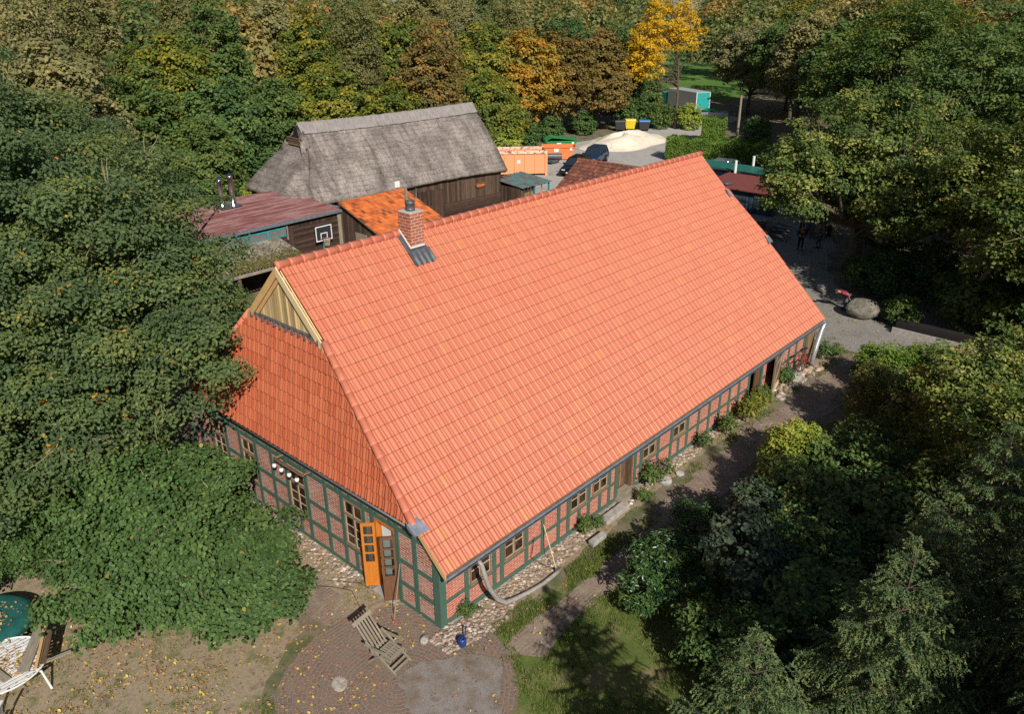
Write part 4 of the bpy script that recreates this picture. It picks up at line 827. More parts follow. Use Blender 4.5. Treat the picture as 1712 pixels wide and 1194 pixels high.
# porch roof of corrugated sheets with moss
pr = thing('porch_roof', 'mossy corrugated porch roof before the workshop', 'porch roof', (9, 25.8, 0)); m = MB(); n_ = 150; V = []
for k in range(5):
    f = k/4
    for i in range(n_+1): V.append((9.0+i*4.9/n_, 28.7-2.9*f, 2.62-.62*f+.04*math.sin(i*2*math.pi/6.2)))
m.add(V, [(k*(n_+1)+i, k*(n_+1)+i+1, (k+1)*(n_+1)+i+1, (k+1)*(n_+1)+i) for k in range(4) for i in range(n_)]); m.build('sheeting', M['eternit'], pr)
M['moss'] = leafmat('moss', [(0, (.07, .065, .012)), (.5, (.12, .11, .02)), (1, (.2, .17, .05))], 0, .9); pp = []
for k in range(2600): f = 1-abs(rg.normal(0, .28)); f = min(1, max(.1, f)); pp.append((9.2+4.7*rg.random(), 28.7-2.9*f, 2.66-.62*f))
pp = np.array(pp); put('moss', leafmesh('moss', pp-np.array(offset(pr)), nrm(rg.normal(0, .4, (len(pp), 3))+[0, 0, 1]), rg.uniform(.05, .13, len(pp)), rg, False, .9), M['moss'], pr)
m = MB(); m.bx(8.95, 13.95, 25.68, 25.76, 1.82, 1.98); m.build('fascia', M['greywood'], pr)
for x in (9.5, 13.2): m = MB(); m.bx(x-.09, x+.09, 25.8, 25.98, 0, 1.9); m.build('post', M['oldwood'], pr)
m = MB(); m.bx(9.0, 9.06, 26.0, 28.6, .1, 2.0, z); m.build('side_boards', M['greywood'], pr)
sb_ = thing('sawbench', 'orange wooden crate table with tools under the mossy porch', 'table', (12.5, 25.4, 0)); m = MB(); m.bx(12.0, 13.4, 25.1, 25.9, .72, .78)
for x in (12.05, 13.3):
    for y in (25.15, 25.8): m.bx(x, x+.07, y, y+.07, 0, .72)
m.bx(12.05, 13.35, 25.12, 25.16, .15, .25); m.build('table_frame', M['newwood'], sb_)
m = MB(); m.prism([(12.3, 25.3, .79), (13.3, 25.3, .79), (13.3, 25.8, .79), (12.3, 25.8, .79)], (0, .05, .22)); tag(m.build('tool_case', M['bikedark'], None, bevel=.05), 'dark tool case lying on the orange crate table', 'tool case')
M['yellow'] = plain('yellow_plastic', (.75, .5, .02), .4); m = MB(); m.lathe([(0, 0), (.12, 0), (.13, .2), (.05, .25), (.05, .3), (0, .3)], (13.3, 25.25, .79), 12); tag(m.build('yellow_canister', M['yellow'], None, True), 'yellow plastic canister on the orange crate table', 'canister')
# basketball hoop
bk = thing('basketball_hoop', 'basketball hoop with dark backboard and white lines by the workshop wall', 'basketball hoop', (16.9, 28.3, 0))
m = MB(); m.bx(16.35, 17.55, 28.45, 28.49, 1.85, 2.75); m.build('backboard', M['bikedark'], bk)
m = MB()
for a in ((16.35, 17.55, 1.83, 1.89), (16.35, 17.55, 2.71, 2.77), (16.35, 16.41, 1.89, 2.71), (17.49, 17.55, 1.89, 2.71), (16.7, 17.2, 2.28, 2.33), (16.7, 16.75, 1.97, 2.28), (17.15, 17.2, 1.97, 2.28)): m.bx(a[0], a[1], 28.43, 28.45, a[2], a[3])
m.build('board_lines', M['white'], bk)
m = MB(); torus(m, (16.95, 28.2, 1.98), .23, .018, (0, 0, 1)); m.build('rim', M['redpaint'], bk)
m = MB()
for k in range(12):
    a = k*math.pi/6; 
    for s_ in (-1, 1): m.tube([(16.95+.22*math.cos(a), 28.2+.22*math.sin(a), 1.97), (16.95+.12*math.cos(a+s_*.5), 28.2+.12*math.sin(a+s_*.5), 1.55)], .008, 4)
m.build('net', M['bar'], bk); m = MB(); m.tube([(16.95, 28.6, 0), (16.95, 28.55, 2.0)], .05, 8); m.bx(16.5, 17.4, 28.3, 29, 0, .1); m.build('pole', M['teal'], bk)
# orange tiled outhouse
oh = thing('tiled_outhouse', 'weathered orange tiled lean-to between workshop and barn', 'outhouse', (18.9, 24.7, 0)); V_ = Vector((0, 4.05, 1.5)).normalized()
tile_roof('roof', M['tile_old'], oh, (18.4, 24.6, 2.42), (1, 0, 0), V_, 5.4, 4.32, .225, .33, lambda v: (0, 5.4), seed=9, amp=.04, lift=.03)
m = MB(); m.bx(18.6, 23.6, 24.95, 25.05, 0, 2.4, z); m.bx(18.6, 23.6, 28.7, 28.8, 0, 3.9, z)
for x in (18.6, 23.5): m.prism([(x, 25.05, 0), (x, 28.7, 0), (x, 28.7, 3.85), (x, 25.05, 2.5)], (.1, 0, 0), z)
m.build('wall', M['barnwood'], oh); m = MB()
m.prism([(18.4, 24.5, 2.3), (23.8, 24.5, 2.3), (23.8, 28.7, 3.85), (18.4, 28.7, 3.85)], (0, 0, .03)); m.build('roof_underside', M['oldwood'], oh)
m = MB(); m.bx(18.55, 18.6, 26.3, 27.4, .2, 2.2); m.build('plank_door', M['greywood'], oh)
m = MB(); m.beam((20.1, 24.15, 0), (20.1, 24.15, 5.2), .12, .12); m.beam((19.9, 24.15, 3.1), (20.25, 24.15, 3.1), .05, .05); tag(m.build('wooden_post', M['greywood']), 'tall square wooden post before the orange tiled lean-to', 'post')
sdish = thing('antenna_box', 'white box antenna on top of the orange tiled lean-to', 'antenna', (23.3, 28.75, 3.95)); m = MB(); m.bx(23.1, 23.5, 28.7, 28.85, 4.05, 4.45); m.build('box', M['white'], sdish, bevel=.03); m = MB(); m.tube([(23.3, 28.78, 3.8), (23.3, 28.78, 4.1)], .03); m.build('mast', M['lead'], sdish)
# teal tool shed at the barn end
ts = thing('tool_shed', 'small crooked plank shed with teal frame and rusty tin roof at the barn end', 'shed', (37.2, 30, 0)); M['tin'] = plain('rusty_tin', (.1, .26, .27), .55, .3, .3, 1.6, .1, c2=(.2, .085, .035))
m = MB(); n_ = 60; V = []
for y, zz in ((28.5, 2.0), (31.8, 2.35)):
    for i in range(n_+1): V.append((35.6+i*3.6/n_, y+.1*math.sin(i), zz+.03*math.sin(i*1.5)))
m.add(V, [(i, i+1, n_+2+i, n_+1+i) for i in range(n_)]); o = m.build('roof', M['tin'], ts); s = o.modifiers.new('thick', 'SOLIDIFY'); s.thickness = .05
m = MB(); m.bx(35.7, 37.4, 28.8, 28.9, 0, 1.9, z); m.bx(35.7, 35.8, 28.9, 31.5, 0, 1.9, z); m.bx(35.7, 39, 31.4, 31.5, 0, 2.1, z); m.build('wall', M['barnwood'], ts); m = MB(); m.bx(36.1, 37.2, 28.72, 28.78, .05, 1.5, z); m.build('door', M['oldwood'], ts)
m = MB(); m.bx(37.4, 37.5, 28.75, 31.4, 0, 2.0, z); m.bx(37.5, 38.1, 29.6, 29.66, 0, 1.9, z); m.bx(39.0, 39.12, 28.6, 28.72, 0, 2.05); m.bx(39.0, 39.1, 28.72, 31.5, 1.9, 2.05); m.bx(37.4, 39.0, 28.62, 28.7, 1.88, 2.02); m.build('teal_frame', M['teal'], ts)
m = MB(); m.tube([(37.8, 29.0, 0), (37.75, 29.45, 1.5)], .04); m.tube([(37.75, 29.3, 1.0), (38.1, 29.1, .0)], .03); m.tube([(37.75, 29.3, 1.0), (37.5, 29.1, .1)], .03); m.tube([(38.5, 28.9, 0), (38.8, 29.2, 1.8)], .04); tag(m.build('garden_poles', M['greywood']), 'bundle of bent poles leaning in the teal shed', 'poles')
# brown tiled building behind the farmhouse
bt_ = thing('tiled_garage', 'low building with brown weathered tile roof behind the farmhouse ridge', 'garage', (37.2, 20, 0)); Vr = Vector((3.15, 0, 2.1)).normalized()
tile_roof('roof', M['tile_brown'], bt_, (33.9, 24.2, 2.45), (0, -1, 0), Vr, 10.4, 3.79, .23, .34, seed=11, amp=.04, lift=.03)
tile_roof('roof', M['tile_brown'], bt_, (40.2, 13.8, 2.45), (0, 1, 0), Vector((-3.15, 0, 2.1)).normalized(), 10.4, 3.79, .23, .34, seed=12, amp=.04, lift=.03)
m = MB(); caps(m, (37.05, 24.25, 4.55), (37.05, 13.8, 4.55), .13, .4); m.build('ridge_cap', M['tile_brown'], bt_, True)
m = MB(); m.bx(34.4, 39.7, 13.9, 24.0, 0, 2.5, z); m.prism([(34.4, 24.0, 2.5), (39.7, 24.0, 2.5), (37.05, 24.0, 4.35)], (0, -10.1, 0), z); m.build('wall', M['brick'], bt_)
# red-roofed blue shed and green shelter
M['bluewood'] = wood('blue_boards', (.05, .085, .115), (.028, .05, .07), (9, 1, 1), .7, .4, board=.14); M['redfelt'] = plain('red_felt', (.2, .05, .042), .85, 0, .2, 3, .2)
rs = thing('garden_shed', 'blue-grey plank shed with flat dark red roof beyond the farmhouse end', 'shed', (49, 15, 0))
m = MB(); m.bx(47.3, 47.4, 13.2, 19, 0, 1.72, z); m.bx(50.9, 51, 13.2, 19, 0, 1.95, z); m.bx(47.4, 50.9, 18.9, 19, 0, 1.8, z); m.bx(47.4, 49, 13.2, 13.3, 0, 1.75, z); m.build('wall', M['bluewood'], rs)
m = MB(); m.prism([(47.0, 12.9, 1.72), (51.5, 12.6, 1.98), (51.5, 19.3, 1.98), (47.0, 19.3, 1.72)], (0, 0, .07)); m.build('roof', M['redfelt'], rs); m = MB(); m.beam((47.0, 12.86, 1.7), (51.5, 12.56, 1.96), .05, .16); m.build('fascia', M['greywood'], rs)
m = MB(); m.bx(50.7, 50.85, 13.1, 13.22, 0, 1.85); m.bx(49.05, 50.7, 13.24, 13.28, .9, 1.0); m.bx(49.4, 49.5, 13.24, 13.3, .9, 1.75); m.bx(50, 50.1, 13.24, 13.3, .9, 1.75); m.build('open_frame', M['greywood'], rs); m = MB(); m.bx(47.24, 47.3, 14.3, 14.75, 1.3, 1.5); m.build('vent', M['zinc'], rs)
rock('flue_cowl', (48.0, 17.5, 1.95), (.5, .4, .14), M['lead'], 47, 'dark lump of roofing felt lying on the red shed roof', 'roofing felt')
gs = thing('green_shelter', 'long open shelter with green sheet roof in front of the hedge', 'shelter', (54.5, 18, 0)); M['greensheet'] = plain('green_sheet', (.02, .14, .1), .5, 0, .25, 2)
m = MB(); m.prism([(53.6, 14.2, 1.75), (55.6, 14.2, 1.9), (55.9, 24, 1.95), (53.9, 24, 1.8)], (0, 0, .05)); m.build('roof', M['greensheet'], gs)
for y in (14.6, 17.4, 20.4, 23.5): m = MB(); m.tube([(53.9, y, 0), (53.9, y, 1.8)], .06, 6); m.build('post', M['oldwood'], gs)
for x, y in ((53.3, 19.6), (56.2, 19.4)): m = MB(); m.tube([(x, y, 0), (x, y, 2.75)], .12, 8); tag(m.build('white_post', M['white']), 'white pipe post %s the green shelter' % ('standing in front of' if x < 54 else 'standing behind'), 'post')
m = MB(); 
for k in range(5): m.bx(54, 55.5, 15.5+k*.02, 20.0-k*.3, .3+k*.2, .46+k*.2)
tag(m.build('timber_stack', M['greywood']), 'stack of grey sawn timber under the green shelter', 'timber stack')
# ------------------------------------------------------------------ vehicles
M['carblack'] = plain('black_car_paint', (.012, .013, .017), .18, .3, .2, 3, 0, spec=.7); M['carblue'] = plain('blue_car_paint', (.02, .05, .12), .18, .3, .2, 3, 0, spec=.7); M['carsilver'] = plain('silver_car_paint', (.25, .28, .3), .25, .6, .1, 3, 0)
M['carglass'] = plain('car_glass', (.02, .03, .04), .06, 0, .1, 3, 0, spec=.8); M['lamp'] = plain('headlight', (.6, .62, .62), .15, .3, .1, 3, 0); M['redlamp'] = plain('tail_light', (.35, .01, .01), .2)
def car(label, mt, loc, rot, h=1.62):
    c = thing('parked_car', label, 'car', (0, 0, 0), None); hw = .9
    side = [(-2.2, .35), (-2.25, .75), (-2.1, 1.0), (-.7, 1.03), (1.0, 1.0), (2.0, .86), (2.2, .7), (2.22, .35)]
    b = MB(); n = len(side); V = []
    for y, k in ((-hw, .96), (-hw*1.0, 1), (hw, 1), (hw, .96)):
        pass
    ys = [(-hw, .93, .06), (-hw-.03, 1, 0), (hw+.03, 1, 0), (hw, .93, .06)]
    for y, s, e in ((-hw*.9, .985, 0), (-hw, 1, 0), (hw, 1, 0), (hw*.9, .985, 0)): V += [(x*s, y, zz if zz < .6 else zz+(0.015 if s < 1 else 0)) for x, zz in side]
    F = [tuple(range(n)), tuple(reversed(range(3*n, 4*n)))]
    for r in range(3): F += [(r*n+i, (r+1)*n+i, (r+1)*n+(i+1) % n, r*n+(i+1) % n) for i in range(n)]
    b.add(V, F); b.build('body', mt, c, False, .06)
    cab = [(-2.05, 1.0, -1.75, h-.05), (1.05, 1.0, .2, h)]
    g = MB(); lo = [(-2.05, -.84), (1.05, -.84), (1.05, .84), (-2.05, .84)]; hi = [(-1.7, -.68), (.25, -.68), (.25, .68), (-1.7, .68)]
    g.add([(x, y, 1.0) for x, y in lo]+[(x, y, h-.06) for x, y in hi], MB.B); gg = g.build('windows', M['carglass'], c, False, .04)
    r_ = MB(); r_.add([(x*1.01-.01, y*1.03, h-.07) for x, y in hi]+[(x*.93, y*.93, h+.01) for x, y in hi], MB.B); r_.build('roof', mt, c, False, .03)
    p = MB()
    for s in (-1, 1):
        for (a, q) in (((-2.05, .85*s, 1.0), (-1.7, .69*s, h-.05)), ((1.05, .85*s, 1.0), (.25, .69*s, h-.05)), ((-.4, .855*s, 1.0), (-.45, .69*s, h-.05)), ((-1.3, .855*s, 1.0), (-1.2, .69*s, h-.05))): p.beam(a, q, .06, .05)
    p.build('pillars', mt, c)
    for x in (-1.4, 1.4):
        for s in (-1, 1):
            t = MB(); t.tube([(x, s*.72, .34), (x, s*.94, .34)], .34, 20); w_ = t.build('wheel', M['black'], c); t = MB(); t.tube([(x, s*.9, .34), (x, s*.955, .34)], .22, 10); t.build('rim', M['steel'], w_)
    for s in (-1, 1):
        t = MB(); t.bx(2.12, 2.2, s*.55-.17, s*.55+.17, .62, .78); t.build('headlight', M['lamp'], c); t = MB(); t.bx(-2.26, -2.18, s*.68-.1, s*.68+.1, .75, .98); t.build('tail_light', M['redlamp'], c)
        t = MB(); t.bx(.78, .95, s*.9-.0, s*1.08, 1.0, 1.15); t.build('wing_mirror', mt, c, False, .02)
    t = MB(); t.bx(2.2, 2.235, -.26, .26, .42, .53); t.build('number_plate', M['white'], c)
    c.location = loc; c.rotation_euler = (0, 0, rot); return c
car('black car parked in front, nearest the brown tiled roof', M['carblack'], (50.8, 34.9, 0), R(198))
car('dark blue estate car parked behind the black car', M['carblue'], (56.3, 36.8, 0), R(200), 1.68)
car('blue car parked half hidden under the green shelter', M['carblue'], (55.0, 22.6, 0), R(95), 1.5)
car('silver car standing between the green shelter and the hedge', M['carsilver'], (59.5, 24.6, 0), R(100), 1.45)
# orange roll-off container, orange skip, green skip
def rustpaint(n, c, rust, k):
    m, t, p = newmat(n); f = noise(t, objmap(t), 3.2, 8, .75); r = ramp(t, [(k, c), (k+.05, rust)]); t.links.new(f, r.inputs[0]); t.links.new(r.outputs[0], p.inputs['Base Color']); p.inputs['Roughness'].default_value = .6; return m
M['orange'] = rustpaint('orange_paint', (.76, .29, .13), (.2, .06, .03), .63); M['orange2'] = rustpaint('orange_skip_paint', (.68, .18, .05), (.25, .08, .03), .68); M['skipgreen'] = plain('green_skip_paint', (.04, .28, .09), .45)
M['rusttop'] = rustpaint('rusty_rim', (.68, .5, .36), (.22, .09, .05), .52)
rc = thing('roll_off_container', 'long orange roll-off container with rusty rim behind the barn', 'container'); m = MB(); LC, HC, WC = 7.0, 2.35, 2.3
m.bx(0, LC, 0, .06, .2, HC); m.bx(0, LC, WC-.06, WC, .2, HC); m.bx(0, .06, .06, WC-.06, .2, HC); m.bx(LC-.06, LC, .06, WC-.06, .2, HC); m.bx(.06, LC-.06, .06, WC-.06, .2, .3); m.build('body', M['orange'], rc)
m = MB()
for i in range(8): x = .05+i*(LC-.2)/7; m.bx(x, x+.1, -.07, 0, .2, HC-.25)
m.bx(-.1, .12, -.1, .12, 0, HC); m.bx(LC-.12, LC+.1, -.1, .1, 0, HC); m.build('ribs', M['orange'], rc)
m = MB(); m.bx(-.05, LC+.05, -.12, .08, HC-.25, HC+.03); m.bx(-.05, LC+.05, WC-.08, WC+.1, HC-.2, HC+.03); m.build('top_rim', M['rusttop'], rc); m = MB(); m.bx(.3, .5, -.085, -.075, .8, 1.3); m.bx(4.2, 4.5, -.02, -.005, 1.2, 1.5); m.build('label', M['white'], rc)
rc.location = (43.1, 41.3, 0); rc.rotation_euler = (0, 0, R(-42))
def skip(label, mt, loc, rot, lid=None):
    s = thing('waste_skip', label, 'skip'); m = MB(); a = [(-1.6, .95), (1.6, .95), (1.1, .1), (-1.0, .1)]; a = [(-1.75, 1.35), (1.75, 1.35), (1.05, .1), (-1.05, .1)]
    for y in (-.85, .8): m.prism([(x, y, zz) for x, zz in a], (0, .05, 0))
    for i, j in ((1, 2), (2, 3), (3, 0)): m.prism([(a[i][0], -.8, a[i][1]), (a[j][0], -.8, a[j][1]), (a[j][0], .8, a[j][1]), (a[i][0], .8, a[i][1])], (.04, 0, .04))
    m.build('body', mt, s); m = MB()
    for y in (-.9, .86): m.bx(-1.78, 1.78, y-.04, y+.06, 1.28, 1.38); m.bx(-.06, .06, y-.04, y+.05, .1, 1.28)
    m.bx(-1.8, -1.7, -.86, .86, 1.28, 1.38); m.bx(1.7, 1.8, -.86, .86, 1.28, 1.38); m.build('rim', mt, s)
    m = MB(); m.bx(-.55, -.05, -.93, -.9, .85, 1.2); m.bx(1.1, 1.35, -.93, -.9, 1.0, 1.25); m.build('label', M['white'], s)
    if lid: m = MB(); m.prism([(-1.75, -.9, 1.4), (-1.75, .9, 1.4), (-1.1, .9, 1.75), (-1.1, -.9, 1.75)], (0, 0, .05)); m.prism([(-1.1, -.9, 1.75), (-1.1, .9, 1.75), (1.75, .9, 1.42), (1.75, -.9, 1.42)], (0, 0, .05)); m.build('lid', mt, s)
    s.location = loc; s.rotation_euler = (0, 0, rot); return s
skip('open orange skip with white labels behind the orange container', M['orange2'], (55.8, 41.2, 0), R(-46)); skip('green lidded skip behind the orange skip', M['skipgreen'], (58.8, 43.4, 0), R(-40), True)
m = MB(); m.tube([(52.9, 40.3, .75), (53.9, 39.2, .75)], .3, 14); m.bx(52.6, 53.9, 39.5, 40.6, .2, .45); tag(m.build('roller_drum', M['lead']), 'dark drum of old machinery lying before the orange skip', 'machinery')
# wheelie bins
def bin_(label, body, lid, loc, rot):
    b = thing('wheelie_bin', label, 'waste bin', (0, 0, 0), 'big waste bins in a row'); m = MB(); m.add([(-.55, -.42, .2), (.55, -.42, .2), (.55, .42, .2), (-.55, .42, .2), (-.68, -.52, 1.2), (.68, -.52, 1.2), (.68, .52, 1.2), (-.68, .52, 1.2)], MB.B); m.build('body', body, b, False, .04)
    m = MB(); m.prism([(-.7, -.55, 1.2), (-.7, .55, 1.2), (-.7, .5, 1.36), (-.7, -.2, 1.45), (-.7, -.5, 1.36)], (1.4, 0, 0)); m.build('lid', lid, b, False, .03)
    for x in (-.45, .45):
        for y in (-.3, .3): m = MB(); m.tube([(x-.04, y, .1), (x+.04, y, .1)], .1, 10); m.build('wheel', M['black'], b)
    b.location = loc; b.rotation_euler = (0, 0, rot)
    return b
M['binblack'] = plain('bin_grey', (.035, .036, .04), .5); M['binblue'] = plain('bin_blue', (.02, .14, .42), .4); M['binyellow'] = plain('bin_yellow', (.7, .52, .02), .4)
bin_('dark grey wheelie bin, the first of the row by the sand heap', M['binblack'], M['binblack'], (75.9, 47.4, 0), R(-50)); bin_('yellow wheelie bin between the two dark ones', M['binyellow'], M['binyellow'], (77.4, 46.9, 0), R(-50)); b3 = bin_('dark wheelie bin with a blue lid', M['binblack'], M['binblue'], (77.9, 45.1, 0), R(-50))
m = MB(); m.bx(-.2, .2, -.53, -.5, .75, .85); m.bx(-.08, .1, -.53, -.5, .9, .98); o = m.build('mark', M['white'], b3)
# sand heap
V = []; F = []; nr_, na = 16, 48; r5 = np.random.default_rng(5); ph = [0.0, 1.2, 2.7]
for i in range(nr_+1):
    f = i/nr_
    for k in range(na):
        a = 2*math.pi*k/na; rad = f*(1+.12*math.sin(2*a+1)+.07*math.sin(5*a))*1.0; hh = 1.1*(1-f*f)**1.5*(1+.2*math.sin(3*a+f*4))+(.25*math.exp(-((f-.5)/.2)**2)*max(0, math.sin(2*a+.5)))+r5.normal(0, .035)*(1-f)
        V.append((68.9+7.2*rad*math.cos(a+.0)*.92+-.5*(1-f), 41.6+4.3*rad*math.sin(a)+.2*(1-f), max(.02, hh)))
for i in range(nr_):
    for k in range(na): F.append((i*na+k, (i+1)*na+k, (i+1)*na+(k+1) % na, i*na+(k+1) % na))
m = MB(); m.add(V, F); tag(m.build('sand_heap', M['sand'], None, True), 'broad heap of pale yellow sand on the gravel yard', 'sand heap')
# box truck and trailer beyond the yard
M['tealbox'] = plain('teal_tarp', (.03, .36, .34), .4); M['greytarp'] = plain('grey_tarp', (.42, .43, .42), .5)
tr = thing('box_truck', 'grey box truck with a teal back end on the road beyond the bins', 'truck'); m = MB(); m.bx(0, 7, -1.2, 1.2, .95, 3.3, z); m.build('cargo_box', M['greytarp'], tr, False, .04)
m = MB(); m.bx(-.05, -.005, -1.12, 1.12, 1.05, 3.2); m.build('rear_door', M['tealbox'], tr); m = MB(); m.bx(-.07, .05, -1.22, 1.22, .8, .95); m.bx(-.06, .0, -1.2, -1.1, .95, 3.3); m.bx(-.06, .0, 1.1, 1.2, .95, 3.3); m.build('rear_frame', M['white'], tr)
m = MB(); m.bx(7.2, 9.0, -1.15, 1.15, .5, 2.7); m.build('cab', M['tealbox'], tr, False, .15); m = MB(); m.bx(0, 9, -.5, .5, .55, .85); m.bx(-.02, .3, -1.1, 1.1, .4, .55); m.build('chassis', M['binblack'], tr)
for x in (1.6, 8.0):
    for s in (-1, 1): m = MB(); m.tube([(x, s*.8, .48), (x, s*1.15, .48)], .48, 16); m.build('wheel', M['black'], tr)
for s in (-1, 1): m = MB(); m.bx(-.06, -.02, s*.9-.15, s*.9+.15, .58, .72); m.build('tail_light', M['redlamp'], tr)
tr.location = (95.0, 46.6, 0); tr.rotation_euler = (0, 0, R(66))
tl_ = thing('flat_trailer', 'low grey trailer loaded with green netting beside the box truck', 'trailer'); m = MB(); m.bx(0, 4.5, -1, 1, .6, .7); m.bx(0, 4.5, -1, -.95, .7, 1.2); m.bx(0, 4.5, .95, 1, .7, 1.2); m.bx(0, .05, -.95, .95, .7, 1.2); m.bx(4.45, 4.5, -.95, .95, .7, 1.2); m.build('bed', M['zinc'], tl_); m = MB(); m.bx(4.5, 6.0, -.05, .05, .5, .6); m.build('drawbar', M['binblack'], tl_)
for x in (1.8, 2.7):
    for s in (-1, 1): m = MB(); m.tube([(x, s*1.0, .35), (x, s*1.2, .35)], .35, 14); m.build('wheel', M['black'], tl_)
tl_.location = (93.0, 41.5, 0); tl_.rotation_euler = (0, 0, R(120)); rock('green_netting', (91.9, 43.4, 1.25), (1.6, 1.0, .35), M['skipgreen'], 51, 'green netting heaped on the low trailer', 'netting')
m = MB(); m.tube([(78.2, 32.3, 0), (78.2, 32.3, 5.2)], [.16, .12], 10); tag(m.build('utility_pole', M['greywood']), 'old wooden utility pole beside the far hedge', 'pole')
# brick slab, black trough by the drive
M['redslab'] = plain('mossy_brick', (.24, .1, .075), .9, 0, .4, 5, .4, c2=(.14, .1, .07)); m = MB(); m.prism([(27.0, -4.6, .3), (27.4, -7.9, .3), (28.6, -7.9, .4), (28.5, -4.9, .4)], (0, 0, .12)); m.bx(27.2, 28.4, -7.7, -4.9, 0, .3); tag(m.build('brick_slab', M['redslab']), 'low mossy brick slab overgrown by ivy on the drive edge', 'slab')
m = MB(); m.bx(29.6, 30.3, -7.2, -1.9, 0, .55); m.bx(29.7, 30.2, -7.1, -2.0, .55, .58); tag(m.build('black_trough', M['dark']), 'long black trough lying along the drive below the bushes', 'trough')
m = MB(); m.bx(29.45, 29.55, -7.3, -1.8, 0, .3); tag(m.build('stone_edging', M['slab']), 'low grey stone kerb in front of the black trough', 'kerb')
# dark loader with tilted wooden ramp, under the oak
ld = thing('loader_trailer', 'dark trailer with a tilted wooden loading bed in the oak shade', 'trailer', (44.6, 8.4, 0)); m = MB(); m.prism([(43.2, 8.6, .5), (43.6, 7.5, .5), (46.4, 8.9, 1.5), (46.0, 10.0, 1.5)], (0, 0, .06)); m.build('bed', M['oldwood'], ld); m = MB()
for a, b in (((43.2, 8.6, .6), (46.0, 10.0, 1.6)), ((43.6, 7.5, .6), (46.4, 8.9, 1.6))): m.beam(a, b, .08, .35)
m.build('side_rail', M['binblack'], ld)
for x, y in ((44.4, 9.7), (45.0, 7.9)): m = MB(); m.tube([(x, y, .4), (x+.1, y-.25, .4)], .4, 14); m.build('wheel', M['black'], ld)
m = MB(); m.beam((44.0, 8.1, .0), (44.0, 8.1, .5), .1, .1); m.bx(46.0, 47.3, 8.6, 9.8, .4, 1.9); m.build('engine_box', M['binblack'], ld); m = MB(); m.bx(46.1, 47.2, 8.5, 8.58, 1.5, 1.75); m.build('warning_panel', M['signorange'], ld)
m = MB(); r6 = np.random.default_rng(6)
for k in range(90):
    a = r6.uniform(0, 6.28); ln = r6.uniform(.8, 2.0); x, y, zz = 41.9+r6.normal(0, .7), 11.3+r6.normal(0, .6), .1+r6.random()*.7
    m.tube([(x, y, zz), (x+ln*.5*math.cos(a), y+ln*.5*math.sin(a), zz+.1), (x+ln*math.cos(a), y+ln*math.sin(a), max(.05, zz-.1))], .03, 5)
tag(m.build('brush_pile', M['bark']), 'dark pile of brushwood and poles beside the blue shed', 'brush pile')
# ------------------------------------------------------------------ people (skin-modifier bodies)
def skinned(name, chains, m, parent, sub=1):
    me = bpy.data.meshes.new(name); vs = []; es = []; rd = []; key = {}
    for ch in chains:
        prev = None
        for (p, r_) in ch:
            k = tuple(round(c_, 4) for c_ in p)
            if k not in key: key[k] = len(vs); vs.append(k); rd.append(r_)
            i = key[k]
            if prev is not None and prev != i: es.append((prev, i))
            prev = i
    me.from_pydata(vs, es, []); o = put(name, me, m, parent); o.modifiers.new('skin', 'SKIN'); sv = me.skin_vertices[0].data if me.skin_vertices else None
    if sv is None:
        bpy.context.view_layer.objects.active = o
    for i, r_ in enumerate(rd): me.skin_vertices[0].data[i].radius = (r_, r_) if not isinstance(r_, tuple) else r_
    me.skin_vertices[0].data[0].use_root = True; s = o.modifiers.new('sub', 'SUBSURF'); s.levels = sub; s.render_levels = sub
    return o
M['skin'] = plain('skin', (.42, .24, .16), .55, 0, .1, 6, 0); M['hair'] = plain('brown_hair', (.05, .03, .02), .7); M['darkcloth'] = plain('dark_cloth', (.02, .021, .025), .85); M['greycloth'] = plain('grey_cloth', (.12, .13, .15), .85); M['redcloth'] = plain('red_cloth', (.3, .03, .06), .8); M['hivis'] = plain('orange_cloth', (.65, .13, .02), .7)
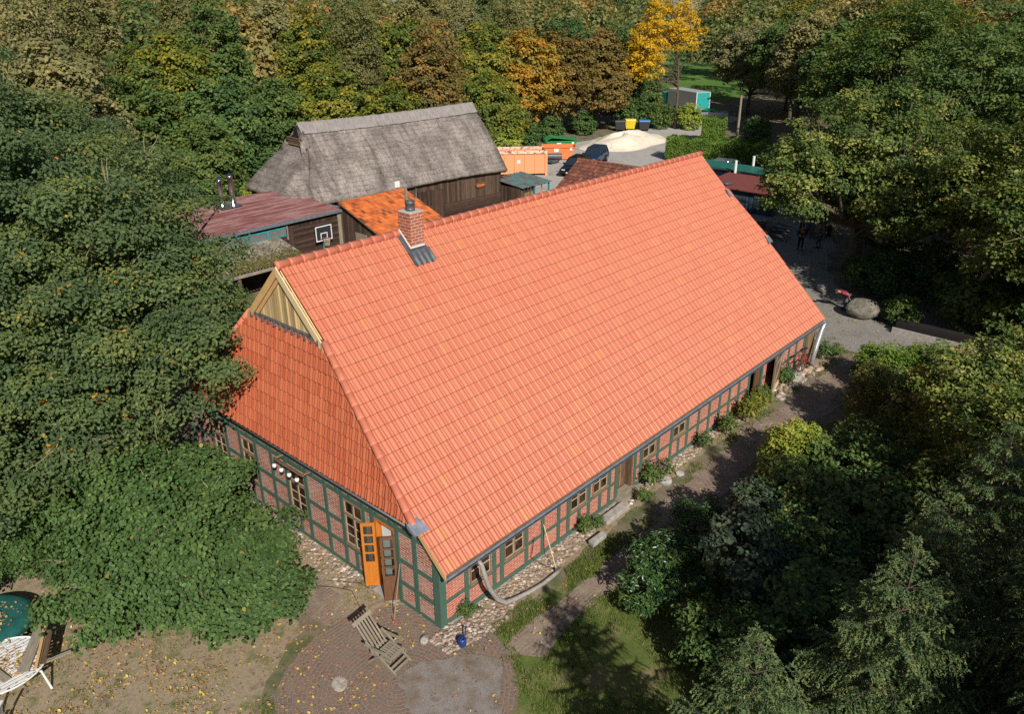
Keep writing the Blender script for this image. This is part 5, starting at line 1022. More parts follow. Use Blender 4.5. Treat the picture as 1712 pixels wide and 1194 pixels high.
def person(label, loc, rot, top, legs, bend=0., step=.12, extra=None):
    p = thing('person', label, 'person'); hip_ = Vector((0, 0, .92)); cb, sb2 = math.cos(bend), math.sin(bend)
    def T(x, y, zz): return tuple(hip_+Vector((x*cb+zz*sb2, y, -x*sb2+zz*cb)))       # upper body leans towards +x
    body = [[(tuple(hip_), (.15, .11)), (T(0, 0, .2), (.14, .1)), (T(0, 0, .42), (.17, .11)), (T(0, 0, .54), (.06, .06)), (T(.01, 0, .62), (.055, .055)), (T(.02, 0, .7), (.085, .095)), (T(.02, 0, .8), (.08, .09))]]
    for s in (-1, 1):
        x = step*s; body.append([(tuple(hip_), (.15, .11)), ((0, s*.1, .86), .09), ((x*.6+.03, s*.11, .48), .06), ((x, s*.11, .1), .042), ((x+.05, s*.12, .04), .045), ((x+.19, s*.13, .03), .035)])
        sh, el, wr = T(0, s*.2, .48), T(.03, s*.26, .2), T(.16, s*.24, -.02)
        body.append([(T(0, 0, .42), (.17, .11)), (sh, .06), (el, .042), (wr, .03), (T(.21, s*.24, -.07), (.028, .018))])
        for f in range(4): body.append([(T(.21, s*.24, -.07), (.028, .018)), (T(.24+.005*f, s*(.215+.016*f), -.12), .009), (T(.23, s*(.213+.016*f), -.15-.006*(f % 2)), .008)])
        body.append([(wr, .03), (T(.2, s*.2, -.05), .011), (T(.23, s*.19, -.08), .01)])
    skinned('body', body, M['skin'], p, 1)
    # clothes follow the body, a little larger
    t = [[(tuple(hip_), (.17, .13)), (T(0, 0, .2), (.165, .125)), (T(0, 0, .42), (.19, .13)), (T(0, 0, .52), (.09, .085))]]
    for s in (-1, 1): t.append([(T(0, 0, .42), (.19, .13)), (T(0, s*.2, .48), .075), (T(.03, s*.26, .2), .058), (T(.14, s*.245, .01), .045)])
    skinned('jacket', t, top, p); l_ = []
    for s in (-1, 1): x = step*s; l_.append([((0, 0, .9), (.165, .125)), ((0, s*.1, .84), .11), ((x*.6+.03, s*.11, .48), .08), ((x, s*.11, .12), .065)])
    skinned('trousers', l_, legs, p)
    hc = Vector(T(.0, 0, .79)); m = MB(); m.lathe([(0, .1), (.06, .085), (.1, .03), (.103, -.03), (.09, -.06)], hc, 12); m.build('hair', M['hair'], p, True)
    m = MB(); f = Vector(T(.105, 0, .72)); m.prism([f+Vector((0, -.012, -.02)), f+Vector((0, .012, -.02)), f+Vector((-.01, 0, .03))], (.025, 0, -.01)); m.build('nose', M['skin'], p)
    m = MB()
    for s in (-1, 1): e_ = Vector(T(.095, s*.035, .75)); m.bx(e_.x, e_.x+.012, e_.y-.012, e_.y+.012, e_.z-.007, e_.z+.007)
    m.build('eyes', M['black'], p); m = MB(); e_ = Vector(T(.098, 0, .675)); m.bx(e_.x, e_.x+.01, -.022, .022, e_.z-.005, e_.z+.005); m.build('mouth', M['redcloth'], p)
    for s in (-1, 1): m = MB(); x = step*s; m.prism([(x-.07, s*.12-.05, 0), (x+.2, s*.13-.045, 0), (x+.2, s*.13+.045, 0), (x-.07, s*.12+.05, 0)], (0, 0, .075)); m.build('shoe', M['black'], p, False, .02)
    if extra: m = MB(); q = Vector(T(-.13, 0, .36)); m.bx(q.x-.02, q.x+.02, -.13, .13, q.z-.06, q.z+.1); m.build('back_patch', extra, p, False, .02)
    p.location = loc; p.rotation_euler = (0, 0, rot); return p
person('person in dark clothes with an orange patch on the back, standing on the shaded drive', (40.3, 7.8, .02), R(35), M['darkcloth'], M['darkcloth'], 0, .06, M['hivis'])
person('person in grey clothes standing beside the dark trailer', (41.6, 7.1, .02), R(100), M['greycloth'], M['greycloth'], .1, .1)
person('person in a red top bending over beside the big boulder', (31.2, 1.25, .0), R(150), M['redcloth'], M['greycloth'], 1.25, .08)
# ------------------------------------------------------------------ trees and plants
LM = M
LM['leaf_oak'] = leafmat('oak_leaf', [(0, (.058, .096, .042)), (.4, (.095, .145, .054)), (.75, (.145, .19, .06)), (.95, (.24, .24, .055)), (.975, (.48, .32, .04)), (1, (.5, .18, .03))], .38, .5, .25)
LM['leaf_hazel'] = leafmat('hazel_leaf', [(0, (.056, .108, .03)), (.6, (.09, .158, .044)), (.96, (.135, .2, .055)), (.985, (.34, .28, .07)), (1, (.45, .26, .07))], .34)
LM['leaf_oakr'] = leafmat('sunny_oak_leaf', [(0, (.042, .072, .018)), (.35, (.085, .135, .028)), (.65, (.17, .21, .045)), (.86, (.32, .31, .075)), (1, (.45, .36, .09))], .28)
LM['leaf_yg'] = leafmat('yellow_green_leaf', [(0, (.06, .1, .02)), (.45, (.13, .165, .025)), (.75, (.26, .235, .028)), (1, (.42, .31, .035))], .3)
LM['leaf_dg'] = leafmat('dark_green_leaf', [(0, (0.041, 0.088, 0.029)), (.6, (0.083, 0.146, 0.039)), (1, (0.186, 0.234, 0.049))], .25)
LM['leaf_mg'] = leafmat('mid_green_leaf', [(0, (.05, .088, .021)), (.5, (.092, .148, .033)), (1, (.18, .205, .048))], .28)
LM['leaf_olive'] = leafmat('olive_leaf', [(0, (0.124, 0.137, 0.058)), (.5, (0.207, 0.195, 0.078)), (1, (0.351, 0.282, 0.098))], .28)
LM['leaf_tan'] = leafmat('birch_leaf', [(0, (.1, .11, .035)), (.5, (.165, .165, .05)), (1, (.25, .225, .075))], .28)
LM['leaf_brown'] = leafmat('chestnut_leaf', [(0, (.085, .085, .022)), (.4, (.17, .13, .032)), (.75, (.25, .155, .042)), (1, (.33, .18, .045))], .25)
LM['leaf_orange'] = leafmat('orange_leaf', [(0, (0.145, 0.156, 0.031)), (.35, (0.331, 0.244, 0.039)), (.7, (0.435, 0.235, 0.025)), (1, (0.500, 0.186, 0.031))], .28)
LM['leaf_yellow'] = leafmat('robinia_leaf', [(0, (0.345, 0.241, 0.014)), (.5, (0.598, 0.368, 0.014)), (1, (0.713, 0.460, 0.034))], .35)
LM['leaf_lime'] = leafmat('lime_leaf', [(0, (0.145, 0.215, 0.029)), (.6, (0.289, 0.351, 0.049)), (.9, (0.412, 0.389, 0.065)), (1, (0.527, 0.373, 0.037))], .33)
LM['leaf_rhodo'] = leafmat('rhododendron_leaf', [(0, (0.030, 0.068, 0.021)), (.7, (0.060, 0.128, 0.030)), (1, (0.180, 0.240, 0.045))], .12, .35, .45)
LM['leaf_maple'] = leafmat('maple_leaf', [(0, (.04, .065, .04)), (.6, (.06, .09, .055)), (1, (.1, .115, .06))], .2)
LM['leaf_hedge'] = leafmat('hedge_leaf', [(0, (0.053, 0.120, 0.015)), (.6, (0.112, 0.195, 0.022)), (1, (0.225, 0.270, 0.045))], .25)
LM['needle'] = leafmat('spruce_needle', [(0, (.055, .098, .042)), (.5, (.11, .165, .06)), (.88, (.205, .24, .085)), (.97, (.26, .22, .07)), (1, (.36, .17, .06))], .15, .55)
LM['leaf_yew'] = leafmat('yew_leaf', [(0, (0.062, 0.088, 0.019)), (.6, (0.145, 0.156, 0.039)), (1, (0.248, 0.225, 0.069))], .15)
LM['leaf_far'] = leafmat('far_leaf', [(0, (0.062, 0.108, 0.035)), (.3, (0.124, 0.156, 0.043)), (.55, (0.207, 0.205, 0.069)), (.75, (0.310, 0.244, 0.088)), (.9, (0.343, 0.243, 0.049)), (1, (0.351, 0.176, 0.058))], .28)
LM['flower'] = leafmat('pink_petal', [(0, (.45, .12, .25)), (.5, (.55, .25, .4)), (1, (.4, .2, .45))], .3); LM['rose'] = plain('rose_petal', (.5, .01, .06), .6)
def crown_pts(rng, blobs, ncl, cr, nl, inner=.5, flat=.65, zmin=-.75, upb=.55, rn=.06):
    w_ = np.array([b[3]*b[4]+b[4]*b[5]+b[3]*b[5] for b in blobs]); k = rng.choice(len(blobs), ncl, p=w_/w_.sum()); Bl = np.array(blobs, float)[k]
    d = rdirs(rng, ncl*3); d = d[d[:, 2] > zmin][:ncl]; rad = inner+(1-inner)*rng.random(ncl)**.55; rad *= 1+rng.normal(0, rn, ncl)
    C = Bl[:, :3]+d*Bl[:, 3:]*rad[:, None]; r_ = cr*rng.uniform(.55, 1.35, ncl); cu = rng.random(ncl)
    n = np.maximum(6, (nl*(r_/cr)**2).astype(int)); idx = np.repeat(np.arange(ncl), n); e = rdirs(rng, len(idx)); e[:, 2] = np.where(rng.random(len(idx)) < .6, np.abs(e[:, 2]), e[:, 2])
    q = rng.random(len(idx))**.4; P = C[idx]+e*(r_[idx]*q)[:, None]*np.array([1, 1, flat])+rng.normal(0, .06*cr, (len(idx), 3))
    N = e*.55+d[idx]*.45+rng.normal(0, .42, (len(idx), 3)); N[:, 2] += upb*.6; N += .5*np.array((-.395, -.714, .578))
    return C, r_, P, N, cu[idx]
def proto(key, seed, h, blobs, ncl, cr, nl, ls, tr=.2, hexa=False, asp=.62, nlimb=26, inner=.5, flat=.65, zmin=-.75, upb=.55, twigs=0, fork=.42, rn=.06):
    rng = np.random.default_rng(seed); C, r_, P, N, cu = crown_pts(rng, blobs, ncl, cr, nl, inner, flat, zmin, upb, rn)
    keep = P[:, 2] > .15; P, N, cu = P[keep], N[keep], cu[keep]
    u = np.clip(.62*cu+.38*rng.random(len(P)), 0, 1); cell = np.floor(P/(.9*cr/3)).astype(np.int64); hh = np.abs(np.sin(cell[:, 0]*12.9898+cell[:, 1]*78.233+cell[:, 2]*37.719)*43758.5453) % 1
    u = np.where((hh < .012) & (rng.random(len(P)) < .6), .96+.04*rng.random(len(P)), u*.95)
    me = leafmesh(key+'_crown', P, N, ls*rng.uniform(.65, 1.3, len(P)), rng, hexa, asp, u)
    mb = MB(); top = Vector((0, 0, h*.72)); pts = [Vector((0, 0, -.05))]
    for i in range(1, 7): f = i/6; pts.append(Vector((rng.normal(0, .02*h)*f, rng.normal(0, .02*h)*f, h*.74*f)))
    mb.tube(pts, [tr*(1.25 if i == 0 else 1-.85*i/6) for i in range(7)], 8)
    for i in rng.choice(len(C), min(nlimb, len(C)), replace=False):
        c = Vector(C[i]); f = min(.92, max(.22, fork*c.z/h+.12)); a = pts[0].lerp(pts[-1], f); k = min(5, int(f*6)); a = pts[k].lerp(pts[k+1], f*6-k) if k < 6 else pts[6]
        md = a.lerp(c, .5)+Vector((rng.normal(0, .06*h), rng.normal(0, .06*h), -.04*h+rng.normal(0, .03*h))); q = [a, a.lerp(md, .5)+Vector((0, 0, .02*h)), md, c]
        t0 = tr*(1-.8*f)*.6; mb.tube(q, [t0, t0*.75, t0*.5, t0*.15], 5, False)
    me2 = bpy.data.meshes.new(key+'_trunk'); me2.from_pydata(mb.v, [], mb.f); me2.update(); me2.materials.append(None)
    for p in me2.polygons: p.use_smooth = True
    me3 = None
    if twigs:
        mb = MB()
        for i in rng.choice(len(C), twigs, replace=False):
            c = Vector(C[i])+Vector((0, 0, r_[i]*flat*.7)); d = Vector((c.x, c.y, (c.z-h*.45)*1.2)).normalized()
            for b in range(rng.integers(2, 4)):
                p = c-d*cr*.7; v = (d+Vector(rng.normal(0, .5, 3))).normalized(); q = [p]; rr3 = [.024]
                for s in range(4): v = (v+Vector(rng.normal(0, .13, 3))).normalized(); p = p+v*cr*.36; q.append(p); rr3.append(.019-.004*s)
                mb.tube(q, rr3, 4, False)
        me3 = bpy.data.meshes.new(key+'_twigs'); me3.from_pydata(mb.v, [], mb.f); me3.update(); me3.materials.append(None)
    me.materials.append(None); return (me, me2, me3)
PR = {}
def setmat(o, m): o.material_slots[0].link = 'OBJECT'; o.material_slots[0].material = m
def plant(key, name, label, cat, x, y, s=1., rz_=None, m='leaf_mg', bark='bark', group=None, z_=0., sz=None, tilt=(0, 0)):
    root = thing(name, label, cat, (x, y, z_), group); a, b, c_ = PR[key]; rot = rg.uniform(-1, 1) if rz_ is None else (rz_+math.pi) % (2*math.pi)-math.pi; rot = max(-1.2, min(1.2, rot)) if rz_ is not None and name != 'robinia_tree' else rot
    root.rotation_euler = (tilt[0], tilt[1], rot); root.scale = (s, s, sz or s)
    shrub = name in ('bush', 'hazel_bush', 'rhododendron', 'weed', 'hedge', 'yew_shrub', 'ivy_bush')
    for me, nm, mm in ((a, 'leaves' if shrub else 'crown', m), (b, 'stem' if shrub else 'trunk', bark), (c_, 'twigs', 'twig')):
        if me is None: continue
        o = bpy.data.objects.new(nm, me); COL.objects.link(o); o.parent = root; setmat(o, M[mm])
        if nm == 'twigs': o['kind'] = 'stuff'
    return root
M['twig'] = plain('lichen_twig', (.3, .26, .13), .9, 0, .4, 9, .3, c2=(.16, .14, .1))
# --- near left oaks
blA = [(0, 0, 7.3, 5.6, 5.6, 4.2), (1.2, -3.6, 6.0, 3.2, 3.0, 2.6), (-3, -2.5, 6.2, 3.5, 3.5, 3.4), (2.5, -2.4, 5.3, 2.4, 3.0, 2.1), (0, 3, 7.5, 4, 4, 3.4), (-2.3, -4.2, 3.7, 3.2, 2.8, 2.3), (-6, -1, 4.2, 3.4, 3.4, 3), (.1, -4.7, 5.0, 1.9, 3.0, 1.9), (1.15, -7.3, 5.9, .9, 1.6, 1.0), (-5, -4.6, 2.6, 2.6, 2.2, 1.9)]
PR['oakA'] = proto('oakA', 11, 11, blA, 1450, .82, 290, .12, .42, True, .68, 80, .45, .52, -.6, .5, twigs=150, rn=.1)
blB = [(0, 0, 8.6, 6.2, 6.2, 5.0), (3.5, -3, 7.2, 4, 4, 3.6), (-3.5, 2, 7.5, 4.5, 4, 4)]
PR['oakB'] = proto('oakB', 12, 13.5, blB, 800, 1.0, 260, .145, .45, True, .68, 60, .45, .52, -.5, .5, twigs=110, rn=.09)
plant('oakA', 'oak_tree', 'big dark green oak whose branches hang over the left end of the farmhouse roof', 'oak tree', -2.2, 16.6, 1, 0, 'leaf_oak')
plant('oakB', 'oak_tree', 'tall blue-green oak behind the first one, left of the maroon roofed workshop', 'oak tree', -2.2, 27.5, 1, .6, 'leaf_oak')
plant('oakB', 'oak_tree', 'tall oak at the left edge in the shade behind the near oaks', 'oak tree', -11, 27, .95, 2.4, 'leaf_oak')
# --- hazel before the gable
blH = [(0, 0, 1.3, 2.2, 2.9, 1.5), (-.4, 2.2, 1.6, 2.0, 2.2, 1.7), (.3, -1.6, 1.0, 1.8, 1.6, 1.1), (-1.6, .6, 1.0, 1.8, 2.4, 1.1), (1.4, 1.6, 2.1, 1.2, 1.5, .9), (.2, -2.6, .7, 1.2, 1.0, .8)]
PR['hazel'] = proto('hazel', 13, 3, blH, 760, .4, 85, .108, .05, True, .85, 60, .5, .7, -.2, .6, twigs=30, rn=.13)
plant('hazel', 'hazel_bush', 'smaller hazel bush in the oak shade behind the covered table', 'bush', -6.6, 12.2, .75, 2.2, 'leaf_hazel')
plant('hazel', 'hazel_bush', 'broad hazel bush with large round leaves before the gable wall', 'bush', -3.6, 6.4, 1.04, 0, 'leaf_hazel')
# --- generic far trees
PR['treeA'] = proto('treeA', 21, 13, [(0, 0, 8, 3.6, 3.6, 5), (1.6, .8, 6.4, 2.8, 2.8, 3.4), (-1.5, -1, 6.8, 2.8, 2.6, 3.6)], 430, .78, 62, .3, .22, asp=.75, inner=.55)
PR['treeB'] = proto('treeB', 22, 13, [(0, 0, 7.4, 4.4, 4.2, 4.6), (2.2, -1.6, 6, 3, 3, 3.2), (-2, 1.6, 7.4, 3, 3, 3.6)], 460, .85, 62, .32, .26, asp=.75, inner=.55)
PR['treeC'] = proto('treeC', 23, 14, [(0, 0, 8.2, 3.0, 3.0, 5.8), (.8, 1.2, 5.2, 2.6, 2.4, 3.4)], 400, .7, 58, .28, .2, asp=.7, inner=.5)
PR['birch'] = proto('birch', 24, 15, [(0, 0, 9, 2.8, 2.8, 6), (1, 0, 6, 2.4, 2.4, 4)], 420, .6, 46, .24, .16, asp=.6, inner=.35, flat=1.3, upb=.1)
PR['chest'] = proto('chest', 25, 12.5, [(0, 0, 7.2, 4.3, 4.3, 5.2), (1.6, -1.2, 5.2, 3.4, 3.4, 3.2), (-1.6, 1, 5.4, 3.2, 3.4, 3.4)], 520, .75, 70, .36, .24, asp=.6, inner=.6)
PR['robin'] = proto('robin', 26, 18, [(-3.4, 2.9, 9.2, 3.2, 2.9, 4.0), (-1.3, 1.3, 12.6, 3.2, 3.0, 4.2), (.7, -.2, 11.6, 2.3, 2.1, 3.2), (-4.4, 3.9, 7.4, 2.2, 1.8, 2.0)], 300, .72, 40, .34, .22, asp=.5, inner=.2, nlimb=30, fork=.6)
PR['bush'] = proto('bush', 27, 3, [(0, 0, 1.3, 1.6, 1.6, 1.5), (1, .4, 1.0, 1.2, 1.2, 1.1), (-.8, -.6, 1.1, 1.2, 1.2, 1.2)], 170, .42, 40, .2, .06, asp=.7, nlimb=14)
PR['oakR'] = proto('oakR', 28, 12, [(0, 0, 7.2, 5.2, 5.2, 3.8), (-2.6, 3, 6.0, 3.4, 3.4, 2.8), (3, -2.4, 6.2, 3.6, 3.6, 3), (-3.4, -2.2, 5.2, 3.0, 3.0, 2.4)], 640, .72, 88, .19, .5, asp=.72, nlimb=90, inner=.32, flat=.6, upb=.7, twigs=70)
PR['oakR2'] = proto('oakR2', 29, 14, [(0, 0, 9, 5.4, 5.4, 5), (3, 2, 7.5, 3.8, 3.8, 3.6), (-2.6, -3, 7.2, 3.8, 3.8, 3.6)], 640, .78, 90, .22, .45, asp=.72, nlimb=90, inner=.32, flat=.62, upb=.7, twigs=50)
G1 = 'trees of the wood behind the thatched barn'
T = [  # key, x, y, scale, leaf, label
 ('treeA', 23, 50, .9, 'leaf_dg', 'dark green tree at the left end of the thatched barn'),
 ('treeB', 29, 53, .93, 'leaf_mg', 'green tree directly behind the left half of the thatched ridge'),
 ('treeA', 34.5, 51, .93, 'leaf_yg', 'yellow-green tree behind the middle of the thatched ridge'),
 ('treeB', 40.5, 50, .86, 'leaf_yg', 'broad yellowing tree behind the right half of the thatched ridge'),
 ('treeC', 45.5, 50, 1.05, 'leaf_brown', 'brown-leaved narrow tree just behind the right end of the thatched ridge'),
 ('treeC', 49.5, 53, 1.12, 'leaf_brown', 'half bare brownish tree right of the thatched barn'),
 ('treeB', 53.5, 50, .88, 'leaf_yg', 'olive green rounded tree beyond the orange container'),
 ('treeA', 58, 54, .98, 'leaf_yg', 'yellow-green tree behind the olive one beyond the orange container'),
 ('treeB', 25, 62, 1.05, 'leaf_yg', 'tall yellow-green tree in the second row left of the barn ridge'),
 ('treeC', 40, 62, 1.05, 'leaf_yg', 'slim yellow-topped tree in the second row behind the barn'),
 ('treeC', 32, 66, 1.12, 'leaf_mg', 'tall mid green tree in the second row behind the barn'),
 ('birch', 48, 64, 1.05, 'leaf_tan', 'tan birch with drooping branches in the second row'),
 ('treeB', 57, 66, 1.1, 'leaf_yg', 'spreading olive-yellow tree in the second row'),
 ('treeC', 53, 70, 1.05, 'leaf_dg', 'dark narrow tree between birches in the third row'),
 ('birch', 66, 66, 1.1, 'leaf_olive', 'pale trunked birch behind the chestnuts'),
 ('birch', 75, 66, 1.1, 'leaf_tan', 'straw coloured birch behind the brown chestnut'),
 ('treeB', 86, 64, 1.05, 'leaf_dg', 'dark tree left behind the golden robinia'),
 ('treeA', 80.5, 51, .95, 'leaf_dg', 'dark evergreen-looking tree between brown chestnut and golden robinia'),
 ('birch', 20, 72, 1.2, 'leaf_tan', 'tan birch far behind the left oaks'), ('birch', 14, 62, 1.1, 'leaf_olive', 'olive birch rising behind the tall blue-green oak'),
 ('treeB', 10, 50, 1.08, 'leaf_olive', 'grey-green tree between the near oaks and the barn'), ('treeC', 16.5, 50, .95, 'leaf_mg', 'green tree above the steel flue pipes'),
 ('treeA', 12.5, 42.5, .62, 'leaf_dg', 'low dark tree behind the flue pipes of the workshop'),
 ('treeA', 19, 46, .72, 'leaf_mg', 'low green tree beside the left thatch corner'),
 ('treeB', -4, 44, 1.05, 'leaf_dg', 'dark tree at the upper left picture edge'), ('treeC', 0, 58, 1.25, 'leaf_olive', 'tall olive tree at the upper left beyond the oaks'), ('treeB', 8, 66, 1.2, 'leaf_mg', 'tall green tree at the upper left behind the olive tree'),
 ('treeB', -10, 55, 1.3, 'leaf_dg', 'tallest dark tree in the upper left corner'), ('birch', 36, 78, 1.25, 'leaf_tan', 'tall tan birch in the back row above the barn'), ('birch', 62, 80, 1.2, 'leaf_tan', 'slender pale birch in the back row above the chestnuts'),
 ('treeB', 48, 82, 1.25, 'leaf_olive', 'large olive tree in the back row above the barn'), ('treeC', 26, 84, 1.35, 'leaf_olive', 'tall olive tree in the back row above the left thatch end'), ('treeA', 74, 82, 1.25, 'leaf_olive', 'olive tree in the back row left of the golden robinia'), ('treeC', 84, 78, 1.2, 'leaf_mg', 'narrow green tree in the back row next to the robinia'),
 # right of the yard
 ('treeB', 100, 42, 1.0, 'leaf_olive', 'olive tree right of the box truck'), ('treeC', 108, 40, 1.15, 'leaf_yg', 'yellowish slim tree behind the low trailer'), ('treeB', 96, 34, 1.1, 'leaf_mg', 'green tree behind the utility pole'),
 ('treeA', 87, 29, 1.05, 'leaf_olive', 'olive tree right of the utility pole'), ('treeB', 84, 22, 1.12, 'leaf_mg', 'bushy green tree behind the right end of the hedge'), ('treeB', 104, 28, 1.3, 'leaf_olive', 'tall olive tree far right of the truck'),
]
for k, x, y, s, lf, lab in T: plant(k, 'birch_tree' if k == 'birch' else 'deciduous_tree', lab, 'tree', x, y, s, None, lf, 'barkpale' if k == 'birch' else 'bark', None, -2.2 if 10 < x < 56 and y < 55 else 0)
plant('chest', 'chestnut_tree', 'chestnut with orange and yellow autumn leaves, leftmost of the chestnut row', 'tree', 62, 51.5, 1.0, 1., 'leaf_orange'); plant('chest', 'chestnut_tree', 'orange-brown chestnut in the middle of the chestnut row', 'tree', 68, 51.5, .98, 2.6, 'leaf_brown')
plant('chest', 'chestnut_tree', 'rounded russet brown chestnut, the last of the row before the waste bins', 'tree', 74, 50.5, .98, 4.1, 'leaf_brown')
plant('robin', 'robinia_tree', 'tall golden yellow robinia beside the road beyond the yard', 'tree', 82.2, 43.2, .98, 0, 'leaf_yellow', 'bark')
BU = [(50, 47.3, 1.0, 'leaf_mg', 'green bush behind the orange container'), (54, 47.5, 1.1, 'leaf_lime', 'light green bush behind the orange skip'), (59, 48.5, 1.0, 'leaf_dg', 'dark bush at the foot of the orange chestnut'), (64, 49, 1.0, 'leaf_dg', 'dark bush at the foot of the middle chestnut'), (71, 49.5, 1.0, 'leaf_dg', 'dark bush left of the waste bins'), (79.5, 48.3, 1.25, 'leaf_dg', 'dark bush behind the waste bins'), (81, 45.4, 1.1, 'leaf_mg', 'green bush between the bins and the robinia trunk'), (83.2, 41.8, 1.1, 'leaf_lime', 'light green bush right of the robinia trunk'), (86.8, 47.5, .8, 'leaf_dg', 'dark bush in front of the box truck'), (90, 57, 1.6, 'leaf_dg', 'tall dark bush left of the box truck'), (96, 57, 1.7, 'leaf_mg', 'green bush behind the box truck'), (44, 45.5, 1.1, 'leaf_mg', 'green bush at the right end of the thatched barn'), (21, 43.5, .9, 'leaf_lime', 'light green bush at the left thatch corner'), (79.5, 30.5, 1.0, 'leaf_dg', 'dark bush right of the utility pole'), (16.5, 41, 1.3, 'leaf_dg', 'dark green bush behind the maroon roof, left of the thatch'), (19.0, 47.5, 1.5, 'leaf_mg', 'green bush behind the left thatch hip'), (13, 38.5, 1.2, 'leaf_dg', 'dark bush directly behind the steel flue pipes'), (25.5, 47, 1.5, 'leaf_dg', 'dark bush hidden behind the thatched barn'),
 (57.3, 13.2, .6, 'leaf_yew', 'small tawny bush at the right end of the green shelter'), (19.9, 24.2, .35, 'leaf_lime', 'small yellow-green bush at the eave of the orange tiled lean-to')]
for x, y, s, lf, lab in BU: plant('bush', 'bush', lab, 'bush', x, y, s, None, lf)
# --- hedges
def hedge(lab, a, b, th, h, n, seed):
    rng = np.random.default_rng(seed); a, b = np.array(a, float), np.array(b, float); d = b-a; Lh = np.linalg.norm(d); d /= Lh; pr_ = np.array((-d[1], d[0]))
    t_ = rng.random(n)*Lh; sface = rng.random(n); s = np.where(sface < .42, -1., np.where(sface < .6, 1., rng.uniform(-1, 1, n))); hz = np.where(sface < .6, rng.random(n)*h, h)*1.0
    lump = .12*np.sin(t_*2.1)+.1*np.sin(t_*4.7+1); q = a+d*t_[:, None]+pr_*(s*th/2+rng.normal(0, .07, n)+lump*.6*np.sign(s))[:, None]; P = np.stack([q[:, 0], q[:, 1], np.maximum(.05, hz+lump+rng.normal(0, .08, n))], 1)
    N = np.stack([pr_[0]*s, pr_[1]*s, np.where(sface < .6, .3, 1.2)], 1)+rng.normal(0, .5, (n, 3)); o = thing('hedge', lab, 'hedge', (a[0], a[1], 0)); P[:, :2] -= a
    cl = np.floor(t_*3)+np.floor(hz*3)*57; u = np.clip((np.sin(cl*12.9898)*43758.5 % 1)*.5+rng.random(n)*.5, 0, 1)
    put('leaves', leafmesh('hedge_leaves', P, N, rng.uniform(.1, .2, n), rng, False, .75, u), LM['leaf_hedge'], o)
    m = MB(); e = pr_*(th/2-.22); m.prism([(a[0]-e[0], a[1]-e[1], 0), (b[0]-e[0], b[1]-e[1], 0), (b[0]+e[0], b[1]+e[1], 0), (a[0]+e[0], a[1]+e[1], 0)], (0, 0, h-.25)); m.build('twigs', M['bark'], o)
hedge('long clipped green hedge behind the green shelter', (63.6, 32.6), (66.4, 22.8), 2.4, 2.1, 15000, 61); hedge('short tall clipped hedge by the road in front of the trailer', (75.6, 35.6), (77.0, 33.2), 1.8, 2.6, 6000, 62)
# --- big oaks on the right
RT = [('oakR', 38.3, 3.6, .98, .4, 'leaf_oakr', 'oak with sunlit yellow-green boughs beside the shaded drive'), ('oakR', 34.2, -5.4, .98, 2.0, 'leaf_oakr', 'oak with a red creeper on its trunk right of the boulder'), ('oakR2', 50, 1.0, .98, .2, 'leaf_mg', 'dark tall oak behind the sunlit oak by the drive'), ('oakR2', 46, -8, 1.0, 3, 'leaf_oakr', 'tall oak at the right edge behind the creeper oak'), ('oakR2', 60, 8.5, 1.08, 1.5, 'leaf_mg', 'tall oak behind the red roofed blue shed'), ('oakR2', 62, -4, 1.15, 4.4, 'leaf_oakr', 'tall oak in the upper right corner'), ('oakR2', 74, 13, 1.12, 2.7, 'leaf_yg', 'yellowing oak far behind the right end of the hedge'), ('oakR2', 80, 2, 1.25, 5, 'leaf_mg', 'far tall oak at the upper right'), ('oakR', 34.5, -12.5, 1.05, 3.7, 'leaf_oakr', 'low oak at the right picture edge beyond the brick slab')]
for k, x, y, s, r_, lf, lab in RT: plant(k, 'oak_tree', lab, 'oak tree', x, y, s, r_, lf)
for x, y, s, lf, lab in ((33, -4.6, 1.2, 'leaf_mg', 'leafy green bush below the creeper oak'), (31.6, -7.2, 1.15, 'leaf_mg', 'leafy green bush behind the black trough'), (34.5, 0.8, .9, 'leaf_dg', 'dark bush between boulder and sunlit oak'), (31.0, -1.7, .55, 'leaf_mg', 'small green bush right of the boulder'), (36.6, -1.5, 1.1, 'leaf_dg', 'dark undergrowth bush between the two front oaks'), (43.5, 3.5, 1.0, 'leaf_dg', 'dark undergrowth bush behind the sunlit oak'), (39.5, -6, 1.1, 'leaf_dg', 'dark undergrowth bush behind the creeper oak'), (33.5, -10, 1.2, 'leaf_mg', 'green bush at the right picture edge beyond the drive')): plant('bush', 'bush', lab, 'bush', x, y, s, None, lf)
# --- garden on the lower right
PR['shrub'] = proto('shrub', 31, 2.4, [(0, 0, 1.0, 1.1, 1.1, 1.1), (.7, .3, .8, .9, .9, .9), (-.6, -.4, .9, .9, .9, .95)], 190, .28, 42, .105, .04, True, .7, 20, .5, .8)
PR['rhodo'] = proto('rhodo', 32, 1.6, [(0, 0, .75, 1.35, 1.1, .8), (.9, -.3, .7, 1.0, .9, .75), (-.9, .2, .6, .9, .9, .65)], 260, .22, 26, .13, .04, True, .34, 20, .7, .6, -.1, .6)
PR['sapling'] = proto('sapling', 33, 4.2, [(0, 0, 2.6, 1.0, 1.0, 1.3), (.4, -.5, 1.7, 1.1, 1.0, .9)], 150, .3, 20, .15, .05, True, .8, 30, .5, .6, -.5, .8)
PR['yew'] = proto('yew', 34, 2.8, [(0, 0, 1.4, .95, .95, 1.4), (.3, .3, 1.8, .6, .6, 1.0)], 330, .2, 46, .09, .05, False, .35, 10, .7, 1.4, -.6, .3)
